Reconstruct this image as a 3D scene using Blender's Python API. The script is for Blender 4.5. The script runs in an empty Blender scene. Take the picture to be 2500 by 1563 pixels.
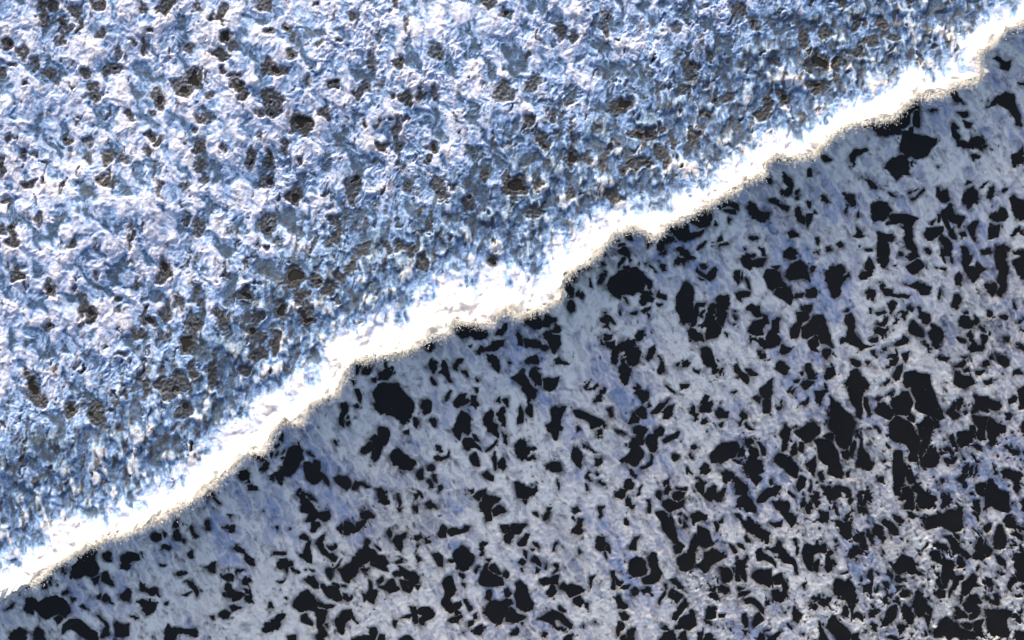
import bpy, math
import numpy as np

scene = bpy.context.scene
R = math.radians
# ------------------------------------------------------------------ camera
CAM_H = 120.0            # a drone looking straight down at the surf
M_PER_PX = 0.02          # one pixel of the photograph on the mean sea level
cam_data = bpy.data.cameras.new("camera")
cam = bpy.data.objects.new("camera", cam_data)
scene.collection.objects.link(cam)
cam.location = (0, 0, CAM_H)
cam.rotation_euler = (0, 0, 0)
cam_data.sensor_width = 36.0
cam_data.lens = 36.0 * CAM_H / 50.0
cam_data.clip_end = 1000.0
scene.camera = cam
scene.render.resolution_x, scene.render.resolution_y = 1024, 640

# ------------------------------------------------------------------ sky and sun
SUN_EL, SUN_AZ = 21.0, -14.0     # low sun from beyond the top of the picture, a little to its left
world = bpy.data.worlds.new("World")
scene.world = world
world.use_nodes = True
wn, wl = world.node_tree.nodes, world.node_tree.links
wn.clear()
sky = wn.new("ShaderNodeTexSky")
sky.sky_type = 'NISHITA'
sky.sun_disc = False
sky.sun_elevation = R(SUN_EL)
sky.sun_rotation = R(SUN_AZ)
sky.air_density = 1.0
sky.dust_density = 7.0
sky.ozone_density = 0.6
bg = wn.new("ShaderNodeBackground")
bg.inputs[1].default_value = 0.15
wo = wn.new("ShaderNodeOutputWorld")
wl.new(sky.outputs[0], bg.inputs[0])
wl.new(bg.outputs[0], wo.inputs[0])

sun_data = bpy.data.lights.new("sun", 'SUN')
sun_data.energy = 2.0
sun_data.angle = R(0.5)
sun_data.color = (1.0, 0.96, 0.89)
sun = bpy.data.objects.new("sun", sun_data)
scene.collection.objects.link(sun)
sun.rotation_euler = (R(90 - SUN_EL), 0, R(180 - SUN_AZ))   # shines from (sin az, cos az)
scene.view_settings.view_transform = 'Standard'
scene.view_settings.look = 'None'
scene.view_settings.exposure = 0.85
scene.view_settings.gamma = 1.0
scene.cycles.max_bounces = 4
scene.cycles.diffuse_bounces = 2
scene.cycles.glossy_bounces = 2

# outlines of the open-water gaps in the foam, traced tile by tile (tile origin in photo px, step in px)
TILES = [
((2000, 0, 2.07), """157,107 163,108 165,116 171,122 163,122 158,115|199,127 207,115 220,108 229,112 230,122 236,136 240,150 233,145 224,128 212,123 203,124|211,64 218,71 226,72 224,79 222,83 214,81 215,74 209,68|116,112 121,127 112,128 108,135 106,146 100,151 64,151 66,137 78,134 86,140 96,135 98,130 104,123 112,118|52,142 58,139 63,147 60,151 54,149|112,130 119,131 118,150 110,149|131,129 136,130 139,131 133,133|162,132 174,131 175,137 168,138|168,141 180,145 178,151 172,151|157,151 160,145 164,151|235,97 242,98 242,101"""),
((2000, 313, 2.07), """65,0 95,0 96,6 82,8 80,11 72,8|98,4 104,5 106,0 110,0 110,7 124,8 132,12 139,12 136,18 131,25 128,32 116,36 108,32 104,33 97,28 96,12|78,42 86,35 103,32 105,38 104,44 107,55 96,57 90,60 84,55 79,49|107,40 112,37 108,44|156,-2 162,3 167,10 162,16 158,10|160,15 168,15 175,19 180,11 187,9 195,15 196,18 190,20 193,27 186,22 174,24 164,21|193,20 199,20 197,25 193,24|180,30 187,29 189,33 181,39|227,33 233,31 241,22 241,43 228,45|4,29 9,30 15,38 8,39 3,33|37,33 43,25 56,24 57,27 48,30 42,36 40,44 38,38|53,58 62,63 70,71 60,72|80,76 86,77 90,80 84,80|2,80 9,80 13,87 9,89 3,84|27,77 33,78 41,79 42,90 37,92 34,85 31,80|61,90 71,87 80,88 86,97 81,104 77,109 63,110 61,97|83,104 92,101 101,101 115,106 112,111 110,122 110,131 117,151 109,145 103,139 100,131 102,125 98,118 101,114 89,112 80,113 79,110 86,107|69,122 76,125 86,125 89,130 85,135 79,134 80,140 82,150 69,150 70,138 71,134 69,132|94,145 99,145 100,151 95,151|103,150 112,146 116,151|40,127 43,124 45,117 49,120 52,128 45,129|20,138 24,134 29,138 24,141|8,140 13,140 15,144 11,145|55,142 62,142 62,145 56,145|32,91 33,99 31,98|45,98 48,104 46,106|105,75 111,74 109,77 106,77|118,78 123,71 124,74 117,82 111,86 110,84 115,81|139,70 142,71 144,76 150,71 152,78 155,86 147,87 143,85 138,80|145,99 153,90 157,92 159,100 163,104 170,104 171,107 166,118 162,112 155,110 153,105 152,110 154,118 151,121 148,115 144,106|140,102 143,103 141,112 139,109|132,110 137,107 135,113 132,115|125,119 132,118 145,117 144,124 135,132 128,131 125,127|153,122 158,117 161,127 161,131 157,130 154,126|165,124 171,122 173,128 167,129|143,127 151,130 155,136 156,144 153,147 147,138 143,134|144,140 150,143 156,151 145,151|169,82 175,74 181,70 187,75 189,84 186,90 181,90 176,95 175,89 171,85|200,71 205,69 206,75 202,84 200,82|215,73 222,70 218,75 215,75|175,62 180,65 174,68|188,70 192,65 199,64 191,69|203,102 208,98 211,100 215,92 219,98 222,105 218,110 210,110 203,108|201,113 214,114 214,118 210,127 205,131 198,131 200,123|224,84 230,80 233,84 243,86 243,108 234,107 229,99 227,90|176,118 180,110 187,109 186,120 182,130 178,125|181,131 185,128 184,135|229,120 235,117 237,119 231,126 228,130|236,124 241,119 241,125|191,145 197,142 203,145 202,148 192,148|212,147 215,143 220,145 221,151 212,151|167,140 173,140 176,144 177,151 168,150|227,145 235,144 241,145 240,149 229,148|220,139 225,141 223,145|126,144 130,142 132,146 128,149"""),
((1500, 313, 2.07), """65,116 73,114 84,113 87,115 88,124 98,123 106,121 102,126 96,130 86,133 77,130 70,126|90,107 97,104 102,98 114,94 116,103 113,110 113,115 106,117 102,118 97,113 90,111|122,90 127,88 127,83 130,82 136,87 145,88 147,96 140,94 132,93 124,95|129,97 136,98 143,96 143,101 138,102 134,100|134,105 138,107 136,111|160,86 166,90 168,96 174,97 183,101 181,107 172,111 165,107 159,102 158,94|179,59 186,57 186,66 181,63|199,53 203,55 209,62 209,75 208,79 203,80 196,79 196,76 202,74 205,70 202,64 201,58 198,55|181,83 189,83 194,89 206,93 203,98 198,95 190,89 183,88|227,49 232,47 233,50 232,57 228,57|214,73 217,72 216,76 214,76|214,81 218,80 217,83|227,86 232,87 230,94 227,92|213,96 217,93 221,99 219,102 226,105 225,113 217,110 213,103|228,102 234,102 232,110 228,115 227,108|235,98 238,102 234,102|205,124 210,122 217,125 216,129 207,129|6,137 14,134 13,137 7,139|7,144 13,139 18,142 19,151 11,149|42,129 46,130 44,137 39,141|52,133 59,133 60,140 55,144 50,141|55,146 61,142 61,148 53,148|55,130 63,126 70,132 63,136|17,121 24,120 23,130 19,128|0,130 7,131 4,132|73,143 78,141 86,145 92,151 80,151|100,139 107,134 105,140 98,143|121,128 126,126 125,133 121,133|124,138 133,134 136,135 129,138 125,140|160,128 164,127 170,131 165,133 162,131|199,145 206,141 213,144 216,148 210,151 200,151|170,141 175,144 178,151 174,151|152,141 156,144 153,144|155,148 166,148 166,151 156,151|237,131 241,130 241,137 238,135|237,145 241,145 241,148|118,110 121,115 119,115"""),
((1300, 500, 2.07), """36,85 43,78 55,75 57,78 54,82 52,90 49,90 45,87 37,85|37,89 43,89 44,94 48,100 45,104 43,110 41,107 39,98 36,95|44,106 48,101 48,108 45,110|51,103 55,100 55,104 53,108 51,107|54,106 58,103 61,107 59,111 55,109|42,114 47,112 50,120 50,125 46,128 41,124 42,118|58,72 58,68 63,64 69,66 69,73 65,77 61,77|77,93 78,87 82,83 86,82 85,87 82,92|66,86 68,92 69,97 67,97|81,65 84,67 86,70 82,70|87,94 90,88 97,83 101,77 110,78 115,80 118,84 126,87 130,92 131,98 127,104 118,106 113,105 105,106 103,111 94,107 90,102|106,73 113,72 116,77 122,74 129,80 134,86 139,91 141,98 139,100 134,95 128,88 119,84 115,78 107,76|127,105 131,100 138,101 142,105 136,106|129,107 136,105 142,111 140,116 134,115 130,112|126,113 129,112 134,117 131,120 127,119|107,109 110,110 114,116 110,112|103,54 108,50 113,50 116,57 115,62 110,60 104,57|103,46 108,44 111,46 106,48|100,70 106,62 109,62 104,70 102,74|95,41 104,41 100,43|108,32 120,31 119,40 115,38|148,101 152,104 157,106 157,111 153,111 148,108|145,118 152,118 149,121 146,120|115,128 124,125 123,130 117,129|128,126 139,121 138,124 131,128|81,134 88,129 93,134 98,141 90,138 87,140 81,137|84,143 90,140 88,145 84,145|85,126 88,126 87,128|135,128 138,130 137,134|101,126 104,124 103,130|0,121 7,122 10,130 10,140 8,146 2,147 0,143|18,129 22,131 24,138 19,143 12,144 10,139 15,135|23,133 27,134 28,138 24,139|27,141 32,145 31,151 26,151|137,70 142,74 146,79 139,73|151,69 156,72 156,77 152,76|169,51 172,50 182,55 190,62 188,65 182,64 176,57 171,54|168,67 173,62 177,64 182,64 180,70 176,68 172,72 168,72|198,71 205,69 206,74 200,77|193,75 200,81 206,82 215,74 216,81 214,87 208,89 201,85 193,80|194,86 201,89 197,89"""),
((1500, 626, 2.07), """74,45 82,32 86,30 92,35 93,50 93,65 88,79 82,78 77,73 74,63 73,55|93,65 97,57 103,54 108,54 106,58 101,59 99,64 100,70 96,76 92,81 88,84 90,78|108,72 112,58 116,56 120,57 119,66 119,74 122,80 125,84 124,92 118,97 110,99 108,91 110,84 98,81 97,79 104,80|121,68 121,50 124,47 135,46 134,60 132,70 129,82 125,82 121,75|103,65 106,64 103,73 101,71|87,88 92,85 99,90 103,93 106,100 100,99 90,98 87,93|86,97 91,100 88,101|103,108 109,106 113,110 117,122 121,130 119,135 113,131 106,125 102,120 103,112|116,134 124,133 119,138|123,136 128,132 125,140|-4,112 0,107 5,103 14,100 22,99 25,104 25,111 19,114 10,111 5,114 4,122 2,129 -3,126|15,110 19,115 25,108 29,108 30,115 28,125 22,130 18,129 13,122 12,116|6,130 9,118 13,127 17,134 21,132 19,141 15,150 10,151 6,142|24,97 30,88 35,88 33,95 29,100 25,100|40,109 46,106 48,110 46,118 40,124 38,122 41,115|50,135 56,122 59,130 60,136 55,139 51,138|81,125 86,121 89,125 87,130 82,131|74,129 77,126 76,132 73,131|93,132 99,134 99,138 94,136|155,60 160,57 166,60 171,58 173,65 173,71 168,71 163,66 157,64|160,85 165,77 175,75 175,67 181,71 182,79 177,81 175,87 175,93 168,94 160,91 158,88|186,76 196,72 195,82 193,90 189,93 191,95 196,98 195,103 188,107 178,109 173,102 166,99 160,101 159,97 166,98 175,97 178,100 180,92 185,84|198,102 203,106 210,108 206,113 201,115 195,113|170,111 177,116 177,120 174,121 171,116|191,127 195,124 201,127 205,133 203,139 197,137 191,133|141,130 145,128 149,136 156,140 160,144 158,150 151,148 147,140 142,137|154,132 161,134 169,140 163,142 158,138|225,127 231,127 237,140 236,145 229,143 226,135|223,147 229,146 231,151 223,151|210,146 218,146 217,149 211,149|219,138 223,137 221,143|180,149 186,145 186,150 182,152|142,18 147,18 148,30 145,34 141,28|149,18 151,25 150,28|155,25 158,30 160,38 157,35|144,43 152,42 160,41 158,46 151,49 150,54 145,50|150,0 160,0 165,5 175,3 180,2 177,8 175,13 168,13 163,10 159,15 152,12|175,24 180,16 192,17 197,23 198,30 202,34 193,36 188,40 182,37 177,28|185,12 195,11 193,16|203,18 208,10 218,5 226,10 229,16 230,28 218,26 207,28 203,24|233,10 237,12 232,21|192,39 200,35 207,38 212,47 205,52 200,53 194,48 190,44|203,52 210,49 206,58 202,55|213,43 223,43 221,48 214,48|227,40 234,37 239,42 237,50 231,49 226,46|219,59 226,57 233,57 233,63 231,67 225,63 220,62|216,66 224,64 229,68 229,75 222,79 219,87 216,96 209,96 207,91 211,82 216,76|222,84 229,80 236,70 245,69 249,75 252,85 255,100 258,108 250,105 244,103 240,91 234,90 228,97 223,96 221,90|229,100 236,92 240,95 240,105 236,109 241,113 233,112 229,107|141,63 145,66 142,66|142,70 145,74 143,76|139,78 142,80 140,81|129,90 134,92 133,96|203,0 214,0 213,3 208,3"""),
((2000, 626, 2.07), """7,20 14,12 25,9 31,16 31,21 27,22 29,25 34,24 36,20 36,25 29,31 25,35 24,44 20,49 15,47 11,37 10,31 7,29|54,8 58,1 64,8 64,14 60,17 54,14|46,22 55,17 62,18 60,23 55,27 48,28|69,3 71,0 81,0 81,6 78,13 73,13 69,7|101,0 115,0 110,4 106,5|102,12 115,3 120,7 124,11 122,14 115,20 109,22 104,17|104,34 109,32 116,29 122,34 130,36 129,42 126,45 120,44 115,39 110,37|101,33 104,31 102,34|57,40 61,38 65,41 65,48 64,52 60,49 56,49|72,34 75,31 77,35 75,40 79,38 86,38 85,43 92,45 107,46 103,49 92,48 85,46 79,46 75,40 72,36|58,61 62,61 61,68 59,67|66,67 76,64 78,67 70,70|81,57 86,53 90,55 89,62 86,67 83,62|31,62 35,63 33,66 29,65|31,70 37,68 42,75 43,82 42,90 47,97 50,104 58,106 64,105 55,108 49,111 45,108 38,105 30,102 25,103 24,99 28,96 31,98 32,88 34,82 31,76|5,110 13,110 14,115 10,122 5,117|65,88 70,84 75,86 82,84 82,88 79,93 73,95 67,92|68,80 73,78 78,74 82,72 81,76 74,82|60,98 68,97 68,101 62,101|104,61 107,58 111,61 110,65 105,66|95,65 104,66 100,74 97,71|88,80 91,72 94,74 87,83|116,60 119,59 121,67 129,70 130,76 127,80 122,77 121,73 117,72 118,66|106,82 112,76 116,80 118,84 123,89 123,94 117,94 109,91 105,87|131,79 137,81 142,86 146,92 147,97 142,101 143,106 138,108 134,105 130,98 128,90 133,86 140,85 132,83|121,99 124,99 129,107 131,111 126,105|75,107 78,107 79,110 76,114|92,99 99,94 106,98 106,102 97,104 90,107|79,121 83,117 92,114 90,118 82,121|83,125 92,118 93,123 90,130 84,129|97,116 106,113 104,120 102,125 98,121|60,112 65,111 67,116 68,120 64,116|37,122 42,120 48,123 50,128 46,131 38,127|55,125 60,124 59,128|87,140 93,130 99,127 98,135 95,143 90,146|75,151 82,143 83,147 80,151|7,145 10,131 17,131 17,142 8,146|158,149 161,136 168,139 178,142 183,151 172,156 163,154|193,146 200,146 203,143 204,150 196,151|229,136 237,135 240,139 230,140|168,0 181,0 178,6 175,12 184,14 186,8 192,12 196,14 190,18 188,25 182,31 178,26 174,20 171,13|144,0 150,3 149,9|154,0 158,4 158,8|159,24 164,18 169,23 168,28 166,34 161,32 159,29|141,15 149,15 149,18 143,17|140,47 143,40 145,42 142,52|209,-12 219,-14 221,0 222,20 220,30 220,40 214,48 210,45 214,37 211,30 211,18 209,12|195,34 203,33 206,30 209,37 208,43 205,47 200,42|230,8 235,2 243,-4 243,25 235,22 231,16|157,58 159,45 164,46 168,52 163,62|168,66 174,63 175,68 170,68|166,72 169,70 177,73 181,79 181,85 172,84 166,83|180,78 183,69 189,77 185,80|190,80 195,86 196,91 191,89|175,91 179,88 181,92 180,97 184,101 184,105 191,106 193,99 192,94 197,95 198,98 194,105 193,113 186,112 180,113 175,108 178,104 178,96|162,95 166,97 173,99 172,103 166,101|137,119 147,118 153,120 149,125 142,120|197,65 203,65 202,70 198,71|213,69 218,69 222,73 219,75 215,73|229,52 232,62 229,61|218,97 223,96 223,101 219,101|200,117 204,117 204,121 200,120|235,102 241,106 241,112 236,107|211,119 217,117 223,122 223,128 217,132 211,126|192,125 200,124 202,129 195,131|161,129 170,124 173,126 170,130 163,130|168,120 177,119 171,122|171,133 176,132 178,136 172,135|184,135 190,135 195,137 189,140 185,139|237,85 241,88 239,88|234,78 240,73 239,77 235,80"""),
((2000, 939, 2.07), """30,-1 37,-16 46,-17 50,-10 58,0 52,10 50,20 50,35 49,40 45,37 42,30 38,20 36,10|12,14 18,20 26,26 32,33 40,38 44,45 41,53 38,62 36,72 31,77 24,73 20,65 20,58 13,53 12,40 13,25|-6,7 0,8 10,8 4,16 0,25 -5,18|86,16 93,12 98,8 106,10 110,20 109,25 107,28 107,35 100,37 90,37 88,30 85,24|99,-2 101,-14 112,-17 116,-13 124,-13 131,-9 131,0 137,12 141,24 146,30 147,39 141,41 131,38 124,34 113,28 113,23 116,20 110,10 110,3 104,4|65,29 70,22 75,21 83,29 89,31 88,36 83,40 78,40 72,37|53,25 55,16 58,18 60,27 62,35 59,39 56,32|66,18 77,14 70,19|80,10 88,9 86,14 81,13|82,44 90,38 99,41 106,44 112,52 117,62 118,72 116,84 116,92 108,91 105,85 108,78 104,71 98,69 91,67 84,62 81,55|103,39 108,34 112,38 111,44 106,42|119,46 124,38 129,38 133,45 135,54 131,62 129,70 124,80 120,90 118,88 119,70 119,55 115,47|133,40 139,42 142,50 137,52 134,47|124,86 130,73 138,78 142,85 141,92 136,97 128,98 121,95 119,90|86,93 88,84 91,78 96,80 100,92 104,98 101,105 100,120 96,125 95,132 90,131 87,122 88,108 87,100|102,108 103,101 107,101 113,111 113,117 107,117|95,135 98,125 103,120 110,122 111,131 110,140 113,146 110,150 105,148 101,146 103,137|110,120 116,118 123,127 131,131 138,134 136,142 130,146 120,145 114,138 117,130 112,126|113,141 119,148 116,149|-4,68 0,66 5,65 13,68 19,76 22,86 26,95 27,105 27,110 20,110 11,106 10,97 0,88|48,66 51,74 57,82 60,90 62,95 60,102 53,99 45,97 44,93 47,88 47,78|37,72 41,67 43,70 42,79 38,87 36,81|25,79 34,78 36,82 34,88 30,86|45,57 48,66 46,62|5,60 14,57 17,62 16,67 10,64|151,33 157,22 162,22 160,31 166,37 163,41 156,41|161,20 169,17 169,23 164,30|169,30 173,28 174,33 170,35|183,28 184,13 196,15 205,19 213,19 215,26 213,31 206,29 199,27 200,33 198,34 190,29 186,34 181,35 180,31|223,17 228,14 232,16 230,20 224,23|219,34 224,33 228,37 226,41 221,39|233,10 243,2 243,30 235,31 236,22|181,37 190,38 198,39 197,50 195,58 196,65 190,66 185,62 184,57 187,52 183,46|200,38 205,41 210,46 219,48 220,54 213,58 210,63 203,74 200,70 198,56 199,45|161,58 167,55 178,55 178,49 182,50 183,58 180,63 181,66 175,71 167,75 163,70 164,64|153,61 157,59 160,67 161,72 166,79 163,78 157,71|178,72 186,70 191,73 192,80 188,78 183,74|217,73 221,72 223,76 229,77 236,79 234,83 226,81|146,75 150,73 159,80 158,83 151,79|148,88 155,88 160,84 163,85 160,91 153,94 149,92|142,79 149,80 144,83|167,103 170,98 176,95 174,103 168,105|176,100 182,96 180,104 177,108|163,112 166,107 174,105 174,109 170,113 169,118 164,115|184,100 187,95 184,107 182,108|216,103 223,101 228,102 235,103 238,110 237,123 235,127 230,123 228,113 217,109|205,95 210,104 210,108|197,133 196,125 198,115 201,111 205,115 210,123 216,126 223,127 224,140 224,151 210,148 204,145 197,147 197,140|184,118 190,116 196,117 195,127 191,131 186,128 183,122|181,136 189,136 190,151 184,151 181,145|143,144 147,128 150,127 152,133 155,135 153,142 147,147|160,140 168,146 170,150 163,146|239,135 243,134 243,151 238,148|17,122 23,119 30,121 36,125 36,132 31,133 30,128 25,127 24,133 19,137 17,130|2,119 8,122 13,120 19,130 16,136 11,137 8,130|43,130 46,128 50,135 47,135|46,126 51,126 54,130 48,131|52,138 55,127 60,124 58,132 55,140 52,143|43,132 48,140 51,141|0,105 5,103 7,112 1,114|31,103 36,102 34,107 30,106|70,111 76,110 75,115 71,115|47,143 53,145 57,151 47,151|16,140 20,145 20,150|35,135 40,135 39,141 35,140|239,45 243,42 243,58 239,55|74,90 78,90 76,93|65,51 70,52 69,56|144,111 148,112 146,117"""),
((1500, 939, 2.07), """26,8 32,7 40,8 41,14 39,20 33,24 31,18 28,12 23,10|23,6 28,1 30,5 25,7|61,3 64,3 72,8 71,10 65,7|77,0 88,0 84,4 77,5|44,35 48,27 55,21 60,22 66,18 60,25 54,32 48,35|25,33 32,27 38,29 37,38 30,38 25,35|15,46 23,34 25,38 29,40 28,44 22,46|57,41 60,30 64,25 69,25 68,31 68,36 63,42 58,42|41,21 42,26 40,27|138,9 145,8 143,10 141,11|99,25 106,13 110,15 108,22 107,31 101,31 104,22|109,21 114,20 116,24 112,32 107,32 107,26|89,32 92,24 95,28 93,36 90,35|96,30 98,36 96,42 93,42|120,34 124,26 127,28 130,32 134,33 132,41 124,38|102,45 105,40 110,45 107,47 103,46|123,47 129,46 126,50|171,5 177,0 186,0 186,10 184,17 177,15 173,9|163,15 167,13 174,15 171,22|175,32 176,20 180,16 183,20 182,33 176,34|147,35 151,31 156,36 156,41 152,41 150,46 148,49 147,45 151,40|155,45 159,50 164,55 158,53 154,49|190,28 197,26 198,18 199,27 194,31|219,24 225,20 228,15 228,23 224,25|221,0 232,0 226,7 223,5|208,8 214,5 212,11|203,8 209,2 207,9|24,54 29,49 35,49 38,53 35,60 30,62 25,58|17,75 21,66 28,60 34,60 33,67 36,64 34,70 27,71 21,75|13,85 17,78 26,71 30,73 34,79 34,85 28,94 25,96 19,94 12,92 10,95 6,91 12,87|38,67 39,60 45,58 47,54 54,49 57,53 57,60 51,61 50,70 50,77 46,80 42,79 39,73|58,66 65,60 76,56 74,62 66,67 59,71 58,68|38,92 45,84 46,87 43,92 39,97 33,101 30,98 37,96|91,72 96,70 99,75 96,77 91,76|68,86 71,82 76,84 75,90 71,91|17,100 19,99 24,105 27,107 23,110 18,106|12,118 15,112 19,112 23,118 21,122 17,124 12,121|0,126 6,126 10,124 15,123 16,126 12,132 8,135 2,131|13,136 17,133 20,140 17,144 12,143|18,142 24,143 21,146 17,146|25,131 30,123 32,119 29,128|37,135 41,136 43,143 42,151 40,151 40,143|50,128 54,126 56,131 54,137 50,134|60,124 62,118 67,124 64,130 60,129|68,131 70,128 77,125 83,129 82,134 75,137 69,134|72,121 84,123 84,127|57,144 58,138 64,135 71,138 76,139 74,146 67,150 60,149|76,138 82,137 80,143 76,144|56,116 61,114 65,110 63,116 58,119|84,104 85,98 87,102 92,105|100,99 107,93 112,97 113,103 106,105 102,104|97,121 102,112 107,118 106,124 104,130 98,125|96,110 100,111 99,113|105,130 110,125 119,120 120,128 118,133 115,138 110,135|121,129 130,122 131,128 126,138 117,136|114,80 122,73 129,68 145,67 147,74 144,79 143,85 137,88 126,92 119,94 114,93 113,86|145,77 151,74 153,80 150,85 145,84|139,89 145,90 151,88 150,93 143,92|155,64 162,63 166,67 160,73 157,76 156,70|158,78 162,74 168,76 170,82 167,90 172,90 175,91 175,104 169,104 172,112 166,119 160,111 154,103 153,97 157,90 159,84|168,67 174,70 177,75 177,84 174,82 172,75|127,103 134,101 141,105 141,108 147,111 154,117 158,124 157,131 150,132 143,130 142,125 144,118 140,114 138,110 134,112 131,117 128,112|145,136 150,133 156,131 163,137 167,148 167,151 155,151 153,143 143,144|170,131 180,123 186,123 190,118 195,121 195,125 190,132 182,132 177,138 169,139 168,136|187,140 195,136 203,138 206,141 206,151 199,151 190,146|190,85 194,81 199,82 203,85 208,86 213,93 217,99 216,110 210,106 202,101 195,95 190,91|209,75 212,69 216,76 216,82 211,84 208,80|196,57 202,47 206,52 207,60 203,68 204,75 199,78 198,66|212,55 222,50 235,44 241,50 241,57 233,68 226,69 220,64|217,70 223,70 223,80 219,78|227,94 236,87 238,95 236,107 230,100|215,115 220,108 225,112 222,122 217,127|228,125 232,115 232,128|219,140 225,134 225,141 221,146|225,148 230,138 234,145 232,151 226,151|231,132 241,129 241,145 237,144|183,113 187,111 186,118 184,119|4,54 8,54 13,59|89,84 91,82 92,87"""),
((1000, 939, 2.07), """14,25 18,19 24,18 25,25 22,33 18,35 15,30|50,20 57,14 62,10 66,11 65,18 70,15 70,21 62,25 56,27 52,24|71,24 72,17 76,13 79,14 79,20 82,24 78,28 74,26|43,15 46,7 48,8 46,16 43,19|103,20 106,15 107,22|110,18 116,15 117,18 116,25 112,21|52,52 53,45 57,37 62,33 70,36 71,40 71,47 72,54 69,59 65,54 61,60 58,66 54,61|62,68 66,63 73,64 77,69 84,75 85,79 77,74 72,74 68,78 65,75|73,58 78,61 83,67 77,67|90,79 98,71 102,65 101,70 97,76|86,43 91,34 97,31 99,35 99,44 102,48 104,47 104,57 104,63 100,60 96,56 92,54 90,49 87,47|103,33 106,27 112,27 113,32 112,38 113,45 113,50 108,49 109,44 105,39|125,41 129,35 131,25 133,26 135,32 134,39 133,46 127,46|138,16 142,12 143,18 139,21|138,28 140,21 144,24 145,32 144,38 140,35|135,9 142,10 151,9 147,17 142,14|109,56 113,60 116,63 115,71 112,69 112,62|123,72 128,67 132,65 138,67 139,75 148,73 147,77 141,80 137,86 133,89 126,86 124,79|137,87 143,84 150,87 148,89 141,88|168,28 177,25 184,26 181,32 178,39 178,47 180,52 176,56 174,64 170,64 168,58 163,53 162,48 167,41|194,31 200,31 209,33 216,38 225,41 229,45 225,49 218,51 213,51 212,44 204,41 196,37|197,52 200,50 201,55 197,57|222,57 227,53 225,58 221,60|221,61 225,62 223,64|228,47 232,49 229,51|233,30 237,30 240,37 238,38|205,71 209,71 208,75 205,75|210,73 216,77 221,81 216,80|190,80 193,73 197,75 204,85 203,97 202,100 196,94 192,88|161,95 166,92 178,93 180,98 181,104 177,103 168,102|174,112 177,118 176,125|218,88 227,86 227,93 222,97 217,95|207,109 211,101 213,103 210,107 217,115 211,113|219,103 223,105 220,107|223,112 231,118 228,120 223,116|208,118 212,124 209,125|217,22 221,14 229,2 229,8 225,18|72,86 77,81 82,89 82,96 77,94 73,91|98,86 101,83 103,90 102,102 100,95|105,92 110,86 114,91 114,98 110,102 106,97|87,108 92,102 98,107 97,115 92,111|24,42 29,39 33,44 31,51 26,50|3,38 12,42 8,52 5,47|28,85 33,83 38,86 43,84 46,79 46,85 43,88 34,91 28,89|31,71 36,73 37,80 33,78|21,98 26,96 30,98 28,102 22,101|12,100 15,100 16,110 12,111 9,106|0,88 5,89 7,94 3,99 0,100|27,106 31,107 32,114 28,113|20,114 25,113 27,120 24,119|33,119 37,118 38,122 35,128|123,116 127,115 134,117 138,122 144,123 150,120 150,125 146,130 140,134 136,135 130,132 126,128 125,121|133,137 139,136 136,141|75,132 83,126 90,123 90,128 84,134 81,138 76,134|84,139 90,128 98,130 107,134 103,139 98,142 95,151 96,160 92,162 88,155 83,145|97,148 104,142 111,145 115,150 107,153 99,157|19,142 24,137 29,141 33,146 25,147 22,146|8,125 14,130 15,134 10,130|5,146 9,142 9,150 5,150|4,131 9,130 7,136|223,144 229,143 227,149 224,151|192,146 198,143 200,148 195,151|162,146 167,146 165,151|70,125 74,123 75,127 72,128"""),
((1000, 700, 2.07), """51,43 56,42 62,45 70,46 78,48 88,50 93,55 90,61 82,61 76,62 71,58 64,62 60,59 53,52|112,28 117,32 117,27 122,26 128,33 131,39 121,34 115,32|132,40 140,38 145,28 151,25 154,32 154,42 153,48 147,51 141,46|19,68 23,65 28,66 27,71 25,75 20,75|103,55 108,47 111,42 114,44 113,51 108,58 104,57|79,75 84,72 90,73 97,66 104,64 112,63 112,70 104,71 96,76 88,78 82,79|126,56 128,53 133,61 133,69 126,68 127,62|135,62 142,63 150,63 157,70 161,69 164,73 161,76 153,74 145,72 137,71|158,56 164,52 168,57 177,58 177,67 176,74 170,79 167,73 163,64|166,53 172,48 176,46 178,51 173,55|90,80 101,80 105,86 106,97 105,102 99,95 94,87|135,88 141,84 142,90 137,92|142,82 148,80 153,86 150,90 143,90|140,102 143,98 147,94 152,101 155,103 155,110 156,117 148,114 144,108 140,106|119,109 127,104 131,98 136,96 135,103 139,110 145,119 151,123 150,129 145,128 138,130 134,124 133,118 127,112|157,109 163,108 168,110 175,107 175,112 170,119 166,122 160,120 158,114|23,91 25,86 31,88 32,94 29,101 26,97|33,102 39,98 36,94 38,87 42,87 45,96 47,108 51,112 47,112 42,106 36,103|24,108 26,106 32,116 26,114|53,95 55,86 59,86 62,88 58,92 57,99 54,98|62,99 67,99 69,103 69,107 65,103|69,69 72,68 71,71|229,56 239,57 236,62 229,64|231,66 241,64 241,72 234,73|226,62 231,70 228,68|170,87 176,83 180,88 187,90 182,92 175,90|207,118 212,112 210,118 214,122 222,115 223,118 218,122 210,121|78,107 82,109 80,112|75,119 80,120 79,124|117,88 120,90 118,92"""),
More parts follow.
